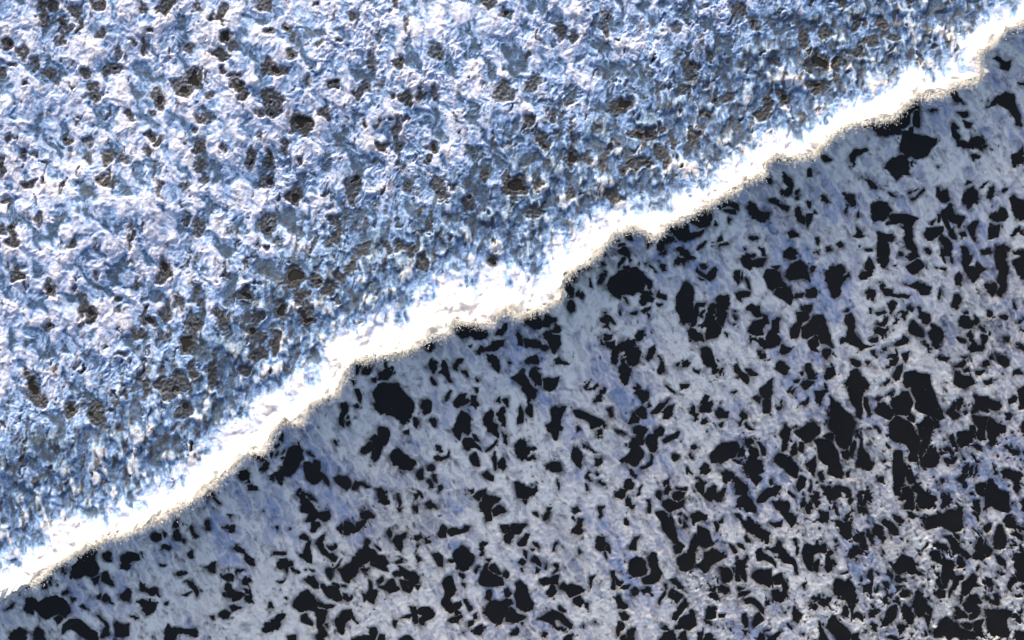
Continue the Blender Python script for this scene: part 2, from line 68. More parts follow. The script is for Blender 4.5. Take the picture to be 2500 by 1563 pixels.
((500, 939, 2.07), """198,8 203,0 214,-3 224,0 232,6 240,14 246,22 245,32 240,42 235,48 228,42 220,35 212,33 206,36 201,31 200,18|203,-6 210,-17 218,-20 222,-15 214,-7|197,-7 201,-8 201,-3 198,-3|183,-17 196,-20 196,-16 190,-12 183,-13|174,-24 179,-26 181,-20 178,-12 174,-12 175,-18|203,-34 207,-33 214,-26 213,-20 211,-21 210,-26|183,-24 194,-31 195,-27 187,-22|172,-6 176,-4 175,1|231,-38 238,-41 242,-38 235,-36|177,6 181,5 184,12 184,22 181,20 179,12|160,23 166,20 170,25 169,31 165,35 163,42 163,51 160,46 159,35 162,30|175,26 180,24 182,27 178,29|168,36 170,40 167,40|168,43 171,43 170,49 167,46|206,50 215,51 217,55 216,65 211,72 208,66 204,58|186,75 192,68 196,66 199,76 195,78 190,80 185,80|198,66 205,61 210,68 210,75 206,83 202,91 197,87 195,80 200,77|195,64 200,59 204,62 197,65|221,78 229,77 237,84 245,90 247,96 241,101 235,101 228,97 221,95 220,86|233,55 239,53 240,59 235,59|106,74 112,73 116,78 115,85 112,90 111,96 106,101 102,106 97,108 93,106 90,118 85,113 81,106 85,102 92,98 94,90 96,82 100,76|77,108 81,105 80,115 78,112|116,91 122,91 127,95 130,89 136,93 136,98 135,102 141,105 146,113 147,121 145,119 140,110 136,113 129,118 124,118 121,113 117,103|37,107 40,101 49,101 52,106 51,113 44,113 39,110|51,120 56,117 63,123 56,125 52,124|47,116 52,114 52,116|48,80 54,82 62,86 67,84 71,84 72,90 66,92 57,88 50,86|66,101 69,96 73,91 75,94 74,99 70,102|-6,128 1,128 9,128 11,133 2,133 -4,131|9,134 17,138 19,140 13,138|86,58 91,59 90,66 86,64|83,70 86,68 87,72 83,76 82,74|75,77 80,82 79,85 75,82|83,85 87,79 86,83|90,84 94,76 93,80|89,88 92,87 91,90|125,17 129,16 131,22 126,21|87,50 90,46 89,50|152,67 155,67 158,71 154,69|121,80 128,84 129,85 123,82|152,110 158,107 163,110 168,109 172,115 172,119 167,126 160,121 155,116|174,120 178,114 188,116 195,120 185,119 179,123 175,124|204,124 209,123 213,130 217,139 211,142 206,138|225,144 232,145 229,149|228,131 231,138 229,142|113,138 115,127 121,128 118,134 124,138 133,151 114,151|120,128 126,130 132,138 125,137|109,125 113,122 112,133 109,130"""),
((500, 1250, 2.07), """120,11 124,0 146,0 147,9 143,12 138,8 132,6 126,12|124,19 127,12 133,12 136,17 130,21 125,23|183,0 194,0 199,6 189,9 184,6|165,18 167,12 173,13 176,18 180,13 189,9 188,15 183,20 178,24 172,23 170,28 164,27|157,20 162,14 164,20 160,25|111,29 117,27 123,30 121,33 113,32|111,51 118,48 119,40 122,33 125,33 124,50 125,59 121,59 114,55|35,43 38,39 45,45 51,50 57,55 59,63 54,63 49,58 47,50 38,46|3,65 8,60 13,59 13,68 12,73 8,70|132,37 135,30 142,28 141,32 138,36 141,45 146,50 153,48 156,54 152,58 147,54 140,50 134,43|145,41 155,37 155,42 150,45 146,44|85,60 88,57 94,55 99,58 104,59 103,62 97,66 90,68 86,66|82,46 89,46 95,47 94,51 86,51 82,50|100,66 109,67 111,72 103,70|94,66 97,67 97,74|19,75 28,74 31,74 35,77 32,82 25,80 20,77|37,68 46,68 38,71 37,77|24,84 28,84 33,91 40,95 46,98 41,102 34,104 28,101 26,95 24,91|20,96 24,95 26,101 21,99|45,82 48,77 50,80 53,78 54,82 50,86 46,85|52,86 54,94 55,100 51,96|47,100 53,98 57,107 52,106|46,92 49,92 51,96 48,97|17,123 20,117 26,116 29,119 27,124 22,126|30,110 35,109 38,112 45,114 36,117 31,118|75,112 77,107 81,114 76,115|93,101 96,101 97,105|67,139 71,131 79,128 86,121 94,121 94,125 90,128 91,132 87,138 78,141 72,142 67,142|142,70 149,67 150,74 148,80 143,76|151,68 160,57 157,63|119,79 124,76 129,76 134,83 133,91 128,91 124,85|137,85 140,84 143,87 157,90 160,98 163,104 156,105 146,101 140,96 137,90|106,110 110,100 112,95 121,93 127,98 133,105 141,108 152,111 150,114 141,112 132,111 133,115 144,115 144,122 143,130 140,134 145,147 140,149 136,142 133,136 132,124 127,117 119,117 111,117 105,113|115,121 118,120 122,125 127,129 126,133 120,131 114,128|163,96 167,97 170,101 174,99 173,103 168,105 164,102|150,84 158,87 159,90 152,87|161,85 167,86 166,89 162,88|165,67 172,61 174,53 178,50 186,45 188,36 192,32 195,35 192,42 199,45 202,50 208,52 213,53 217,60 213,63 215,70 208,67 203,64 197,63 195,58 188,60 183,66 179,72 175,80 170,83 163,79 160,71 157,67 163,68|185,69 195,66 193,70 187,71|200,39 206,42 207,45 202,42|208,88 214,87 217,82 223,81 226,87 230,91 224,94 218,95 211,92|206,81 210,76 211,81 208,83|230,78 229,69 229,64 234,65 241,69 247,73 252,80 246,82 236,80 232,75|231,82 241,83 245,86 241,95 234,92|221,71 226,69 230,73 227,77 221,75|222,35 226,27 230,27 233,26 238,26 236,31 231,32 233,40 231,47 227,44 223,37|216,25 218,21 220,25 219,31|226,58 233,56 234,60 227,61|192,98 192,89 194,81 197,85 196,92 202,92 203,97 201,103 201,108 195,107 191,103 187,108 187,96|153,129 157,124 160,127 160,121 164,117 173,117 175,122 180,130 172,126 166,131 165,137 164,141 161,145 157,141 156,134|196,136 203,138 204,142 201,153 196,149 193,142|132,145 136,141 140,153 132,153|174,149 185,147 200,146 199,153 174,153|206,143 211,145 213,153 205,153|228,149 236,146 241,147 247,153 228,153|98,147 108,146 108,153 98,153|222,127 227,128 225,136 223,133|232,125 241,120 241,125|144,133 147,133 145,137|117,69 121,70 119,71|124,69 129,70 126,71|84,83 90,81 95,77 90,84|25,3 31,5 30,9|20,17 35,17 34,23 28,22|0,12 6,10 7,20 2,22|7,124 11,123 10,127|83,19 86,18 86,22"""),
((1000, 1250, 2.07), """36,19 40,16 45,20 43,25 42,30 36,32 34,27|44,24 50,18 56,19 62,21 66,17 72,19 70,22 63,24 56,27 48,28|4,30 12,28 16,31 9,34 5,33|18,32 23,34 20,36 18,34|50,52 53,46 62,40 69,44 75,51 77,55 75,61 70,65 65,69 59,67 54,61 51,58|46,56 50,56 52,59 46,59|28,51 33,48 38,52 40,57 40,66 35,65 30,57|7,50 13,54 14,58 10,60|82,42 86,35 91,36 87,41 87,47 88,51 84,52 85,47|107,16 114,17 119,18 124,14 131,14 140,16 134,19 131,25 124,27 120,35 117,37 109,34 111,28 116,23 110,25|128,37 133,31 136,27 140,27 138,33 137,40 131,42 128,40|145,36 150,37 153,42 148,39|143,43 147,43 145,46|168,46 171,38 174,36 171,45|191,22 197,14 200,7 205,9 203,17 205,22 203,26 196,25 191,25|191,0 197,0 195,3|222,6 225,0 228,1 225,8|159,9 160,2 163,0 167,1 165,6 161,11|145,1 150,2 151,6 148,5|219,33 225,29 231,33 232,38 231,45 225,46 221,42|233,37 237,43 236,48 233,45|231,47 232,57 230,52|199,42 203,48 201,50|144,56 147,51 151,53 154,60 154,64 149,62|127,59 132,56 138,58 134,62 128,62|134,46 138,48 138,56 135,54|148,66 153,67 151,73 149,72|158,66 162,62 161,67|133,66 135,65 135,71|170,62 175,63 175,69 169,72 172,67|155,81 160,79 168,77 176,75 176,84 168,85 156,86|162,91 167,86 171,87 174,94 170,99 163,102 161,96|179,85 182,83 185,88 192,85 199,88 205,92 202,96 195,98 190,101 184,95 179,90|194,103 199,99 204,103 205,107 200,111 195,108|205,108 211,110 211,117|211,77 214,74 219,75 214,79 214,86 211,92 213,85|40,79 44,76 49,76 51,84 53,90 55,94 53,98 48,101 50,108 52,118 47,121 43,117 39,109 37,103 41,99 40,88|51,108 59,106 61,111 56,115 60,118 54,122|46,128 53,124 61,121 63,124 57,130 51,131|63,102 66,104 71,110 75,115 69,116 66,110|74,122 79,121 79,125 75,127|69,131 74,128 74,134 70,136|82,79 87,70 88,62 92,61 94,67 99,73 107,77 111,81 110,86 104,88 95,88 88,88 83,85|95,62 100,61 105,68 109,74 103,73 97,68|111,74 114,69 117,72 116,77 111,77|76,70 82,64 80,70 76,72|110,95 115,89 118,94 121,96 118,100 114,102|90,95 96,93 97,98 95,105 91,101|125,84 130,81 136,85 139,93 141,102 145,107 146,115 141,118 132,116 127,112 126,106 124,101 126,95|91,111 95,105 102,104 108,107 114,104 120,105 121,109 117,112 115,120 110,125 108,132 103,134 97,131 94,126 91,120|88,113 92,121 90,120|114,123 117,116 120,113 125,119 130,121 138,124 133,128 127,131 120,131 115,128|130,132 134,132 132,135|75,140 83,133 86,137 89,136 85,143 82,145 76,143|121,145 124,137 128,139 125,145|152,127 160,121 168,116 174,118 180,122 186,126 192,134 192,137 187,136 180,131 173,126 170,130 172,135 165,133 158,130|175,116 177,110 183,117 181,120|167,135 176,136 183,138 185,140 178,139|0,114 4,112 8,115 14,112 22,113 28,116 29,122 24,127 19,130 18,134 13,131 12,125 15,121 8,120 11,132 7,133 3,126 0,120|0,70 5,71 11,77 12,83 5,85 2,92 0,95|5,86 10,86 13,87 9,92|156,146 159,141 163,144 160,149|181,153 184,145 192,145 192,153|204,132 207,133 206,137|217,128 220,130 222,134|237,72 241,70 243,92 237,90 240,82|59,73 65,73 63,79 60,75|63,83 66,85 65,90|90,57 96,57 93,60"""),
((1500, 1250, 2.07), """48,-1 57,0 63,6 68,4 68,12 71,19 73,30 75,35 71,38 65,31 58,21 55,10|71,43 74,37 78,37 81,41 77,48 73,50|11,9 13,7 17,13 15,17 11,15|18,40 25,30 31,29 26,35 25,46 19,45|17,64 19,59 25,54 31,54 38,59 38,67 38,73 30,77 22,77 18,72|41,52 43,47 48,49 50,58 51,67 56,72 54,79 52,82 45,86 36,83 33,80 39,76 43,74 41,66|76,55 82,49 88,44 90,35 95,27 98,32 99,38 96,48 95,58 92,66 83,72 78,68 75,62|98,17 106,18 112,24 114,34 118,39 112,42 102,41 99,38|92,3 100,1 108,5 107,10 101,11 92,15|82,14 84,11 87,18 82,18|83,6 88,7 87,10|75,8 79,13 77,13|75,4 79,2 78,6|117,13 121,11 123,15 120,24 118,18|124,12 128,7 128,12|98,63 104,57 106,48 112,47 118,44 125,47 130,49 127,54 121,59 114,62 113,68 107,72 103,68|125,66 133,67 137,71 139,76 135,84 130,83 127,75|142,3 146,3 150,10 156,15 154,12 158,7 163,9 166,14 175,20 182,25 182,30 176,33 170,31 165,27 159,24 153,18 146,10|153,28 156,27 162,36 156,35|145,37 151,40 153,46 147,43|135,37 142,42 146,49 140,48|177,33 182,28 184,37 178,37|142,61 146,56 152,57 157,50 158,54 154,62 155,75 154,82 150,77 148,70 147,80 143,81 144,72|139,66 142,67 141,72|167,48 172,43 178,50 186,55 190,62 190,65 184,60 178,57 174,57 168,57|180,42 186,44 190,40 193,35 198,36 196,42 202,45 206,52 212,57 215,66 217,73 213,70 208,62 200,58 193,54 194,48 186,47 180,45|213,31 216,36 216,48 214,53|195,0 208,2 214,5 213,12 209,17 203,10|183,12 190,14 197,10 196,18 190,18|222,43 225,39 232,41 241,39 241,48 235,53 234,70 229,69 224,60 223,52|235,60 241,57 241,70 236,67|163,76 167,69 173,68 177,70 184,66 186,75 187,85 182,90 177,84 168,84 164,80|187,76 196,72 200,79 204,88 203,96 203,101 197,106 188,104 188,95 193,91 196,96 201,92 197,83 189,86|154,103 158,101 165,103 172,108 177,115 176,120 172,116 166,110 156,107|147,99 153,96 160,95 154,98 147,101|146,89 153,90 147,94|177,105 181,103 182,109 178,110|150,121 154,120 158,127 158,135 154,137 150,131|166,123 170,118 175,127 172,131 165,136 164,130|209,118 212,112 216,115 221,122 217,132 212,127|231,110 238,107 239,114 233,114|233,102 241,98 241,104 234,105|200,119 203,117 202,121|222,87 226,83 226,91|108,116 113,112 119,112 119,124 115,127 107,126|106,127 113,130 115,135 109,132|123,120 130,121 129,124 124,123|113,92 119,88 119,94 114,94|122,88 126,86 134,92 134,96 128,97 122,93|112,98 119,95 124,104 117,103|65,80 70,79 77,84 82,90 75,89 70,85|64,97 67,90 72,92 79,97 80,102 75,108 69,105 64,101|77,110 84,104 87,108 82,115 76,122 71,129 68,127 70,119|56,98 61,93 60,100 55,106 54,110 53,105|60,84 63,85 62,92|76,126 84,123 90,121 88,117 91,115 96,120 96,128 95,134 90,139 80,138 71,139 76,132|56,138 60,133 65,139 57,139|53,153 57,143 63,140 69,140 73,153|74,150 83,140 88,153|105,153 108,145 113,144 119,153|97,153 97,142 102,143 105,138 102,153|0,102 4,99 8,99 9,105 15,109 16,113 11,114 5,113 2,108|7,118 11,117 17,123 15,127 9,127|3,130 9,130 12,134 8,142 4,148|14,141 20,137 24,136 24,143 22,153 16,153|8,148 13,146 16,153 8,153|6,91 10,86 19,87 14,91|2,84 1,77 5,80 9,83 6,88|18,93 23,90 30,93 26,98 20,98|32,91 38,88 42,90 41,94 34,97|41,95 44,97 43,99|168,153 172,142 177,144 177,153|181,153 190,143 198,141 193,146 188,153|152,140 158,140 155,145|178,140 184,138 181,141|221,143 224,143 223,147"""),
((2000, 1250, 2.07), """0,0 11,0 10,12 3,14 0,10|18,11 24,12 28,13 34,10 38,12 37,18 39,24 36,30 31,32 26,27 24,20 20,15|28,8 36,0 34,6 30,11|40,30 42,25 50,24 54,27 54,35 56,42 52,44 47,36 42,34|57,27 60,23 63,30 64,38 60,35 58,31|63,22 64,14 68,15 74,20 77,27 78,31 74,36 70,30 66,26|73,11 77,8 80,11 87,14 92,20 92,26 88,27 81,21 75,16|86,4 95,5 100,10 98,13 90,10|103,0 113,5 110,8 105,6|35,54 36,47 40,41 47,41 52,46 50,50 44,50 41,53 38,56|43,55 46,57 45,60|18,34 21,31 21,35|19,40 22,39 23,42|1,40 8,37 9,42 5,48 0,46|8,46 13,45 18,49 12,51 8,49|7,55 14,54 17,58 15,69 9,71 7,66|17,55 20,60 18,64|26,73 33,69 34,71|16,86 20,80 27,80 30,83 33,79 38,84 42,92 43,100 42,110 40,122 37,130 39,118 36,108 32,105 26,104 27,98 20,98 18,92|26,118 29,111 34,111 35,118 31,124 26,121|40,122 45,120 51,122 51,129 46,126 40,125|0,104 7,103 13,101 12,107 7,113 0,108|10,138 11,128 16,122 20,122 25,131 33,136 37,141 36,153 22,153 18,144|37,144 46,141 45,153 38,153|0,130 5,140 11,153 0,153|88,66 91,56 99,52 107,54 112,60 115,67 120,72 123,76 118,75 112,70 108,73 102,69 97,74 93,72|90,75 95,76 98,83 93,85 90,81|79,74 81,67 86,76 85,82|74,82 80,83 82,87 78,89|107,78 111,76 110,80|52,86 58,86 61,82 58,76 60,69 63,68 63,80 62,88 60,97 56,96 53,92|66,94 71,86 71,91 67,95|48,80 50,76 50,83|67,71 71,73 70,75|93,96 98,92 104,97 106,93 107,97 101,101 96,99|92,88 100,88 94,92|75,102 78,100 81,105 82,110 78,109|82,100 86,99 85,103|59,100 64,102 61,103|60,110 66,112 63,113|87,103 92,103 95,107 95,112 91,107|59,118 71,115 70,119 65,124 59,124|96,114 99,109 104,112 108,118 111,123 110,134 104,132 99,123|79,118 84,113 91,110 91,120 88,128 80,133 72,136 74,127 79,124|94,131 99,132 102,136 94,146|111,104 116,96 119,91 120,98 124,103 127,109 133,115 132,122 126,118 123,123 117,123 112,115|124,122 132,123 130,128 129,136 126,130|123,139 127,144 126,146 123,145|129,139 132,140 131,142|107,144 110,145 108,147|120,6 128,8 137,3 147,3 151,-2 168,-3 169,10 169,18 166,22 157,24 149,20 143,17 137,19 129,20 127,16 122,11|133,40 140,36 149,38 153,44 151,49 146,45 140,43 134,42|131,50 141,46 147,56 154,57 159,61 158,72 163,76 170,76 169,80 160,80 152,80 150,90 144,80 146,66 147,60 137,59 133,54|121,46 128,37 127,41|138,74 142,71 141,74|137,83 141,78 145,86 152,90 148,92 142,89|137,95 142,90 149,95 147,102 141,103|158,81 166,80 163,86 158,92 154,101 153,98 156,88|147,28 154,29 157,31 162,35 167,42 173,47 178,53 174,57 168,50 162,48 157,50 156,38|165,52 170,55 172,63 166,67 164,64|158,24 165,28 166,34 162,32|180,54 186,46 186,36 189,30 192,35 196,42 197,48 193,57 188,56|195,30 198,40 205,46 202,51 197,52 197,42|206,43 207,25 210,16 216,19 220,28 220,38 218,43 212,44|166,96 170,84 178,77 182,72 185,77 184,83 189,88 182,88 178,95 172,101 168,99|165,99 170,101 168,107|169,110 174,105 178,98 184,97 190,103 190,108 187,107 184,110 189,113 191,118 186,124 178,127 177,121 181,117 175,119 171,116|161,112 164,112 167,118 176,124 173,127 163,125|184,66 187,63 189,67 186,71|196,79 203,80 205,86 200,89 197,84|197,99 200,99 202,105 207,108 205,99 210,97 213,103 212,109 205,109 199,104|210,52 213,51 219,58 219,66 214,64|213,70 217,73 215,75|222,88 227,80 230,75 233,81 228,85 226,88 228,94 224,92|228,56 230,50 243,47 243,82 235,82 232,76 233,68 230,62|236,45 241,43 241,47|235,89 243,86 243,92|231,98 237,96 239,100 233,100|219,6 225,4 230,8 232,15 238,17 243,18 243,21 232,19 226,19 220,18 217,12|226,26 231,25 240,29 241,34 234,30|227,41 231,37 232,40|194,18 200,15 201,21 198,24|186,0 190,3 189,6|197,116 206,115 213,116 226,116 225,122 221,128 221,136 225,145 218,148 206,148 198,143 197,134 198,125|182,131 189,128 194,129 190,139 191,145 185,146 182,138|140,133 145,128 149,123 152,129 163,131 165,137 172,140 181,141 185,148 172,151 160,147 153,151 144,145|168,132 180,132 180,139 172,138|136,142 141,134 142,142 146,149 137,147|231,141 243,144 243,153 233,153|233,123 237,124 237,130 233,128|236,118 238,111 239,120|80,148 88,148 97,149 92,153|59,131 66,134 68,142 62,138"""),
((0, 1100, 3.062), """56,98 59,92 61,86 65,83 72,77 77,79 75,87 78,93 78,98 73,101 67,99 61,102 57,101|82,98 85,97 90,104 91,108 85,106 82,104|73,102 80,100 79,106 75,107|81,83 85,81 88,83 89,88 85,87|97,84 102,81 110,83 111,88 105,89 101,91 105,92 101,95 96,94 98,88|47,91 50,89 51,98 49,98|31,105 36,103 38,110 34,110|40,97 41,107 39,106|120,68 124,65 128,67 128,71 124,72 121,71|129,65 132,66 131,70|138,68 141,63 144,68 144,71 140,71|145,69 148,71 147,73|138,58 141,56 142,62 139,62|129,76 136,77 134,80 129,79|151,61 153,60 155,65 158,68 155,70 153,66|96,116 101,110 104,113 104,120 99,119|111,104 114,106 118,110 126,111 127,116 122,116 117,112 113,111|20,125 21,118 25,117 29,121 35,118 44,116 50,118 55,123 57,128 52,133 47,130 42,132 36,134 31,129 26,126 26,131 20,128|43,134 48,132 50,134 45,138|49,146 50,138 55,134 63,135 70,140 76,146 78,150 78,153 70,151 63,146 56,142|7,148 9,145 16,142 21,143 20,150 18,153 8,153|27,145 30,141 34,144 36,153 30,153|81,149 84,141 82,136 77,131 80,131 86,140 88,147 84,149|91,140 94,137 99,140 103,139 102,147 98,150 92,148|108,120 119,120 125,122 121,130 117,131 113,124|77,116 80,112 79,118 77,119|81,116 84,114 87,118 90,122 86,120 81,119|63,124 67,123 70,127 66,126|57,116 60,119 58,121|49,114 55,111 56,114|131,145 133,138 137,142 145,142 152,142 157,143 156,148 148,146 142,147 138,152 131,152|148,104 154,106 159,112 158,116 154,111 150,105|145,115 152,113 148,116|141,98 144,96 148,98 144,100|149,82 153,81 154,85 151,86|103,131 110,134 108,135|131,121 134,120 132,123|5,127 11,121 9,126|127,91 132,91 130,92"""),
]
ELL_TILES = [
((0, 0), """7,31,5,4|30,4,4,4|37,4,3,5|32,13,5,5|53,7,4,5|56,14,2.5,6|45,17,6,3,30|43,24,4,2.5|44,30,5,4,20|70,4,4,5|72,23,2.6,4|17,38,3.5,5,-20|25,46,2,4|36,53,4,6,-30|9,46,3,2|1,52,2,3|19,60,2,1.5|61,52,4.5,4,-30|66,62,4.5,3|67,69,6,6,30|79,50,6,4,-30|93,81,3,3.5|92,86,2,2|107,79,1.5,3|113,70,5.5,8,-15|77,82,2,3,20|103,34,2,5.5|94,30,2,4|106,20,2.5,2.5|85,38,2,3|133,34,5,3,15|158,8,4,4|155,14,3,2.5|150,13,2,2|160,26,4.5,5|164,32,3,3|156,39,6,4|116,7,4,4|119,2,4,3|102,5,3,4|140,6,3.5,4|167,53,5,2.5,-10|169,60,4,4|173,67,4,4|157,50,2.5,3|193,73,7,10,-20|213,88,8,8,-10|205,20,3,3|208,27,2,4|190,22,4,3|207,38,4,2.5,-20|226,32,3,3|231,80,4,4|218,57,2,4|236,60,4,4|240,28,2,2|48,99,4,4,-30|62,100,3,3|63,110,3,5|77,111,3,6,20|87,114,4,3|105,107,2,3|113,100,3,3|107,96,2.5,2.5|6,98,2,4|18,110,3,4|1,118,2,7|25,109,2,2|141,105,4,7|142,118,3.5,5|144,127,4,4|132,133,3,5|178,113,3.5,6|191,113,3.5,7,-15|201,105,3,6|213,114,3,3|190,128,5,6|209,139,6,6,-20|77,130,6,3|70,127,2.5,3|22,130,5,2.5|110,120,1.5,5|112,134,2,5|4,142,3,2.5|184,95,2.5,2|158,104,2,3|145,84,5,2.5|153,82,2,2|138,93,3,3|148,67,3,2.5|185,79,3,4|187,3,5,5"""),
((834, 0), """9,12,4,4|38,2,3,3|105,3,5,4|117,11,5,4|21,41,3,8|40,43,3,5|26,24,2,3|46,17,2,5|66,36,4,6,-30|12,65,4,4|17,62,3,5|36,68,3,4|46,70,5,4|56,67,3,5|66,66,3,5|28,60,3,4,30|155,22,4,6|163,27,3,5|187,13,3,6|187,21,3,6|114,62,6,4,-30|116,67,6,5|136,59,5,4,-20|142,97,4,4|144,102,2.5,5|39,93,3,8|40,103,2.5,5|64,105,5,4,20|30,104,4,3|8,129,6,6|7,140,4,6|70,133,5,7|47,131,4,6|122,132,9,8|139,130,3,4|150,83,3,3|133,84,3,5|164,113,5,6|174,113,2,4|190,107,3,3|199,119,3,4|211,115,9,5|209,94,6,5,30|226,91,3,3|218,95,3,5|228,111,4,8,-20|235,100,3,6,-15|237,21,3,4|162,137,3,5|193,139,8,4,20|136,149,5,4|200,74,8,5|161,73,2,2.5|90,143,3,6|239,62,2,4"""),
((1400, 0), """97,39,2,5|110,42,2,2.5|83,47,7,5,20|82,52,4,3|78,63,6,4,30|143,45,4,2.5|163,27,4,6|178,23,6,5,40|175,44,5,6,-20|186,45,4,5|166,48,4,4|200,38,5,3,30|210,28,6,3,35|200,20,4,4|190,2,6,3|218,17,5,4,20|228,26,5,3|137,73,2.5,5|149,70,4,6,-30|134,82,5,4|173,60,8,5|86,100,4,5,-30|102,70,3,4|110,69,4,3|118,6,5,3,30|128,17,3,4"""),
((0, 521), """28,4,2.5,5|10,12,3,6|10,20,5,4|2,12,3,4|52,21,4,3|93,15,2,8|12,44,5,6,-30|35,54,4,6|60,63,4,7,-15|65,72,4,5|57,70,2,5|53,53,3,3|105,76,5,5|118,70,3,8|126,62,2.5,6|137,80,5,9|132,92,6,8|157,75,4,9,-20|98,85,4,4|141,10,5,5,-30|132,5,3,3|191,8,5,8|208,45,8,8|175,56,5,6|210,60,3,5|178,85,5,5|185,88,3,5|195,92,4,8|183,100,6,6|200,70,4,7|215,56,3,4|217,71,4,8|235,53,5,3|173,112,4,4|150,115,5,9|137,110,3,6|122,125,7,6|114,121,6,5|103,122,3,7|128,118,5,6|130,140,6,7|23,123,5,10,-20|28,133,4,5|68,142,6,8|20,113,2,5|50,139,4,6|97,50,4,4|83,61,3,3|34,80,3,4|240,45,3,5|68,45,2,2|237,5,4,4|225,48,4,5|139,56,1.5,4|88,100,4,2"""),
((600, 300), """130,72,2,4|110,88,5,4|117,90,4,4|85,90,3,4|79,90,3,4|100,86,3,5|49,110,4,3|40,122,3,6|25,130,4,6|65,80,3,8|60,118,5,4|125,100,5,6|175,98,4,4|75,100,3,6|205,64,6,5|45,140,4,5|8,137,5,5"""),
]

# ------------------------------------------------------------------ noise
def lattice(xi, yi, seed):
    h = (xi.astype(np.uint32) * np.uint32(374761393)) ^ (yi.astype(np.uint32) * np.uint32(668265263)) ^ np.uint32(seed * 144665 + 12345)
    h = (h ^ (h >> np.uint32(13))) * np.uint32(1274126177)
    return h ^ (h >> np.uint32(16))

ANG = np.arange(256) * (2 * np.pi / 256)
GX, GY = np.cos(ANG).astype(np.float32), np.sin(ANG).astype(np.float32)

def perlin(x, y, seed):
    x = x.astype(np.float32); y = y.astype(np.float32)
    x0 = np.floor(x); y0 = np.floor(y)
    fx = x - x0; fy = y - y0
    xi = x0.astype(np.int64); yi = y0.astype(np.int64)
    u = fx * fx * fx * (fx * (fx * 6 - 15) + 10); v = fy * fy * fy * (fy * (fy * 6 - 15) + 10)
    def g(dx, dy):
        k = lattice(xi + dx, yi + dy, seed) & np.uint32(255)
        return GX[k] * (fx - dx) + GY[k] * (fy - dy)
    a = g(0, 0); b = g(1, 0); c = g(0, 1); d = g(1, 1)
    a = a + (b - a) * u; c = c + (d - c) * u
    return (a + (c - a) * v) * 1.5

def fbm(x, y, scale, octaves, seed, gain=0.5, lac=2.03):
    s = 0; amp = 1.0; tot = 0
    for k in range(octaves):
        s = s + amp * perlin(x / scale, y / scale, seed + 17 * k)
        tot += amp; amp *= gain; scale /= lac
    return s / tot

def ridged(x, y, scale, octaves, seed, gain=0.55, lac=2.1):
    s = 0; amp = 1.0; tot = 0
    for k in range(octaves):
        r = 1 - np.abs(perlin(x / scale, y / scale, seed + 31 * k)) * 2.2
        s = s + amp * np.clip(r, 0, 1) ** 2
        tot += amp; amp *= gain; scale /= lac
    return s / tot

def smooth(e0, e1, x):
    t = np.clip((x - e0) / (e1 - e0), 0, 1)
    return t * t * (3 - 2 * t)

# ------------------------------------------------------------------ traced outlines -> polygons in photograph pixels
POLYS = []
for (ox, oy, st), text in TILES:
    for item in text.split("|"):
        pts = np.array([[float(c) for c in p.split(",")] for p in item.split()], dtype=np.float32)
        if len(pts) >= 3:
            POLYS.append(pts * st + np.array([ox, oy], np.float32))
ELLS = []                                          # softer gaps in the churned water behind the wave
for (ox, oy), text in ELL_TILES:
    for item in text.split("|"):
        v = [float(c) for c in item.split(",")]
        if len(v) == 4: v.append(0.0)
        if len(v) == 5:
            ELLS.append((v[0] * 3.448 + ox, v[1] * 3.448 + oy, v[2] * 3.5, v[3] * 3.5, R(v[4])))
BACK_POLYS = [np.array(p, np.float32) for p in (
    [(417, 197), (438, 197), (459, 179), (472, 162), (490, 172), (497, 193), (493, 214), (476, 214), (469, 228), (452, 238), (438, 234), (421, 217)],
    [(641, 159), (652, 138), (665, 155), (686, 166), (707, 166), (700, 179), (676, 186), (655, 179), (641, 186)],
    [(400, 624), (417, 655), (421, 673), (407, 680), (393, 693), (379, 693), (386, 666), (393, 642)])]

LIP = np.array([(-900, 1900), (-300, 1600), (0, 1465), (80, 1430), (120, 1395), (190, 1345), (215, 1335), (270, 1312), (330, 1298), (400, 1262),
    (470, 1222), (530, 1178), (560, 1150), (590, 1112), (620, 1104), (650, 1104), (662, 1062), (690, 1030), (738, 1034), (752, 996),
    (770, 982), (830, 958), (845, 905), (870, 880), (940, 868), (1000, 858), (1040, 832), (1098, 812), (1106, 783), (1150, 790), (1190, 792),
    (1208, 792), (1230, 753), (1262, 776), (1290, 766), (1330, 752), (1368, 734), (1380, 680), (1410, 655), (1440, 638), (1462, 615), (1500, 572), (1550, 553),
    (1592, 585), (1628, 552), (1690, 525), (1742, 495), (1762, 482), (1805, 465), (1812, 444), (1866, 430), (1868, 402), (1890, 380), (1940, 388),
    (1985, 382), (2000, 362), (2040, 325), (2080, 306), (2128, 300), (2178, 290), (2205, 262), (2240, 234), (2262, 240), (2290, 236), (2330, 210),
    (2380, 204), (2394, 190), (2386, 132), (2425, 108), (2452, 76), (2500, 58), (2900, -150), (3600, -500)], np.float32)
# the same line, smoothed, for the big shape of the wave
LIP_S = np.array([(-900, 1900), (0, 1445), (230, 1322), (460, 1215), (640, 1085), (830, 925), (1060, 822), (1300, 742), (1440, 632), (1650, 535),
    (1880, 405), (2120, 292), (2340, 180), (2500, 62), (2900, -150), (3600, -500)], np.float32)

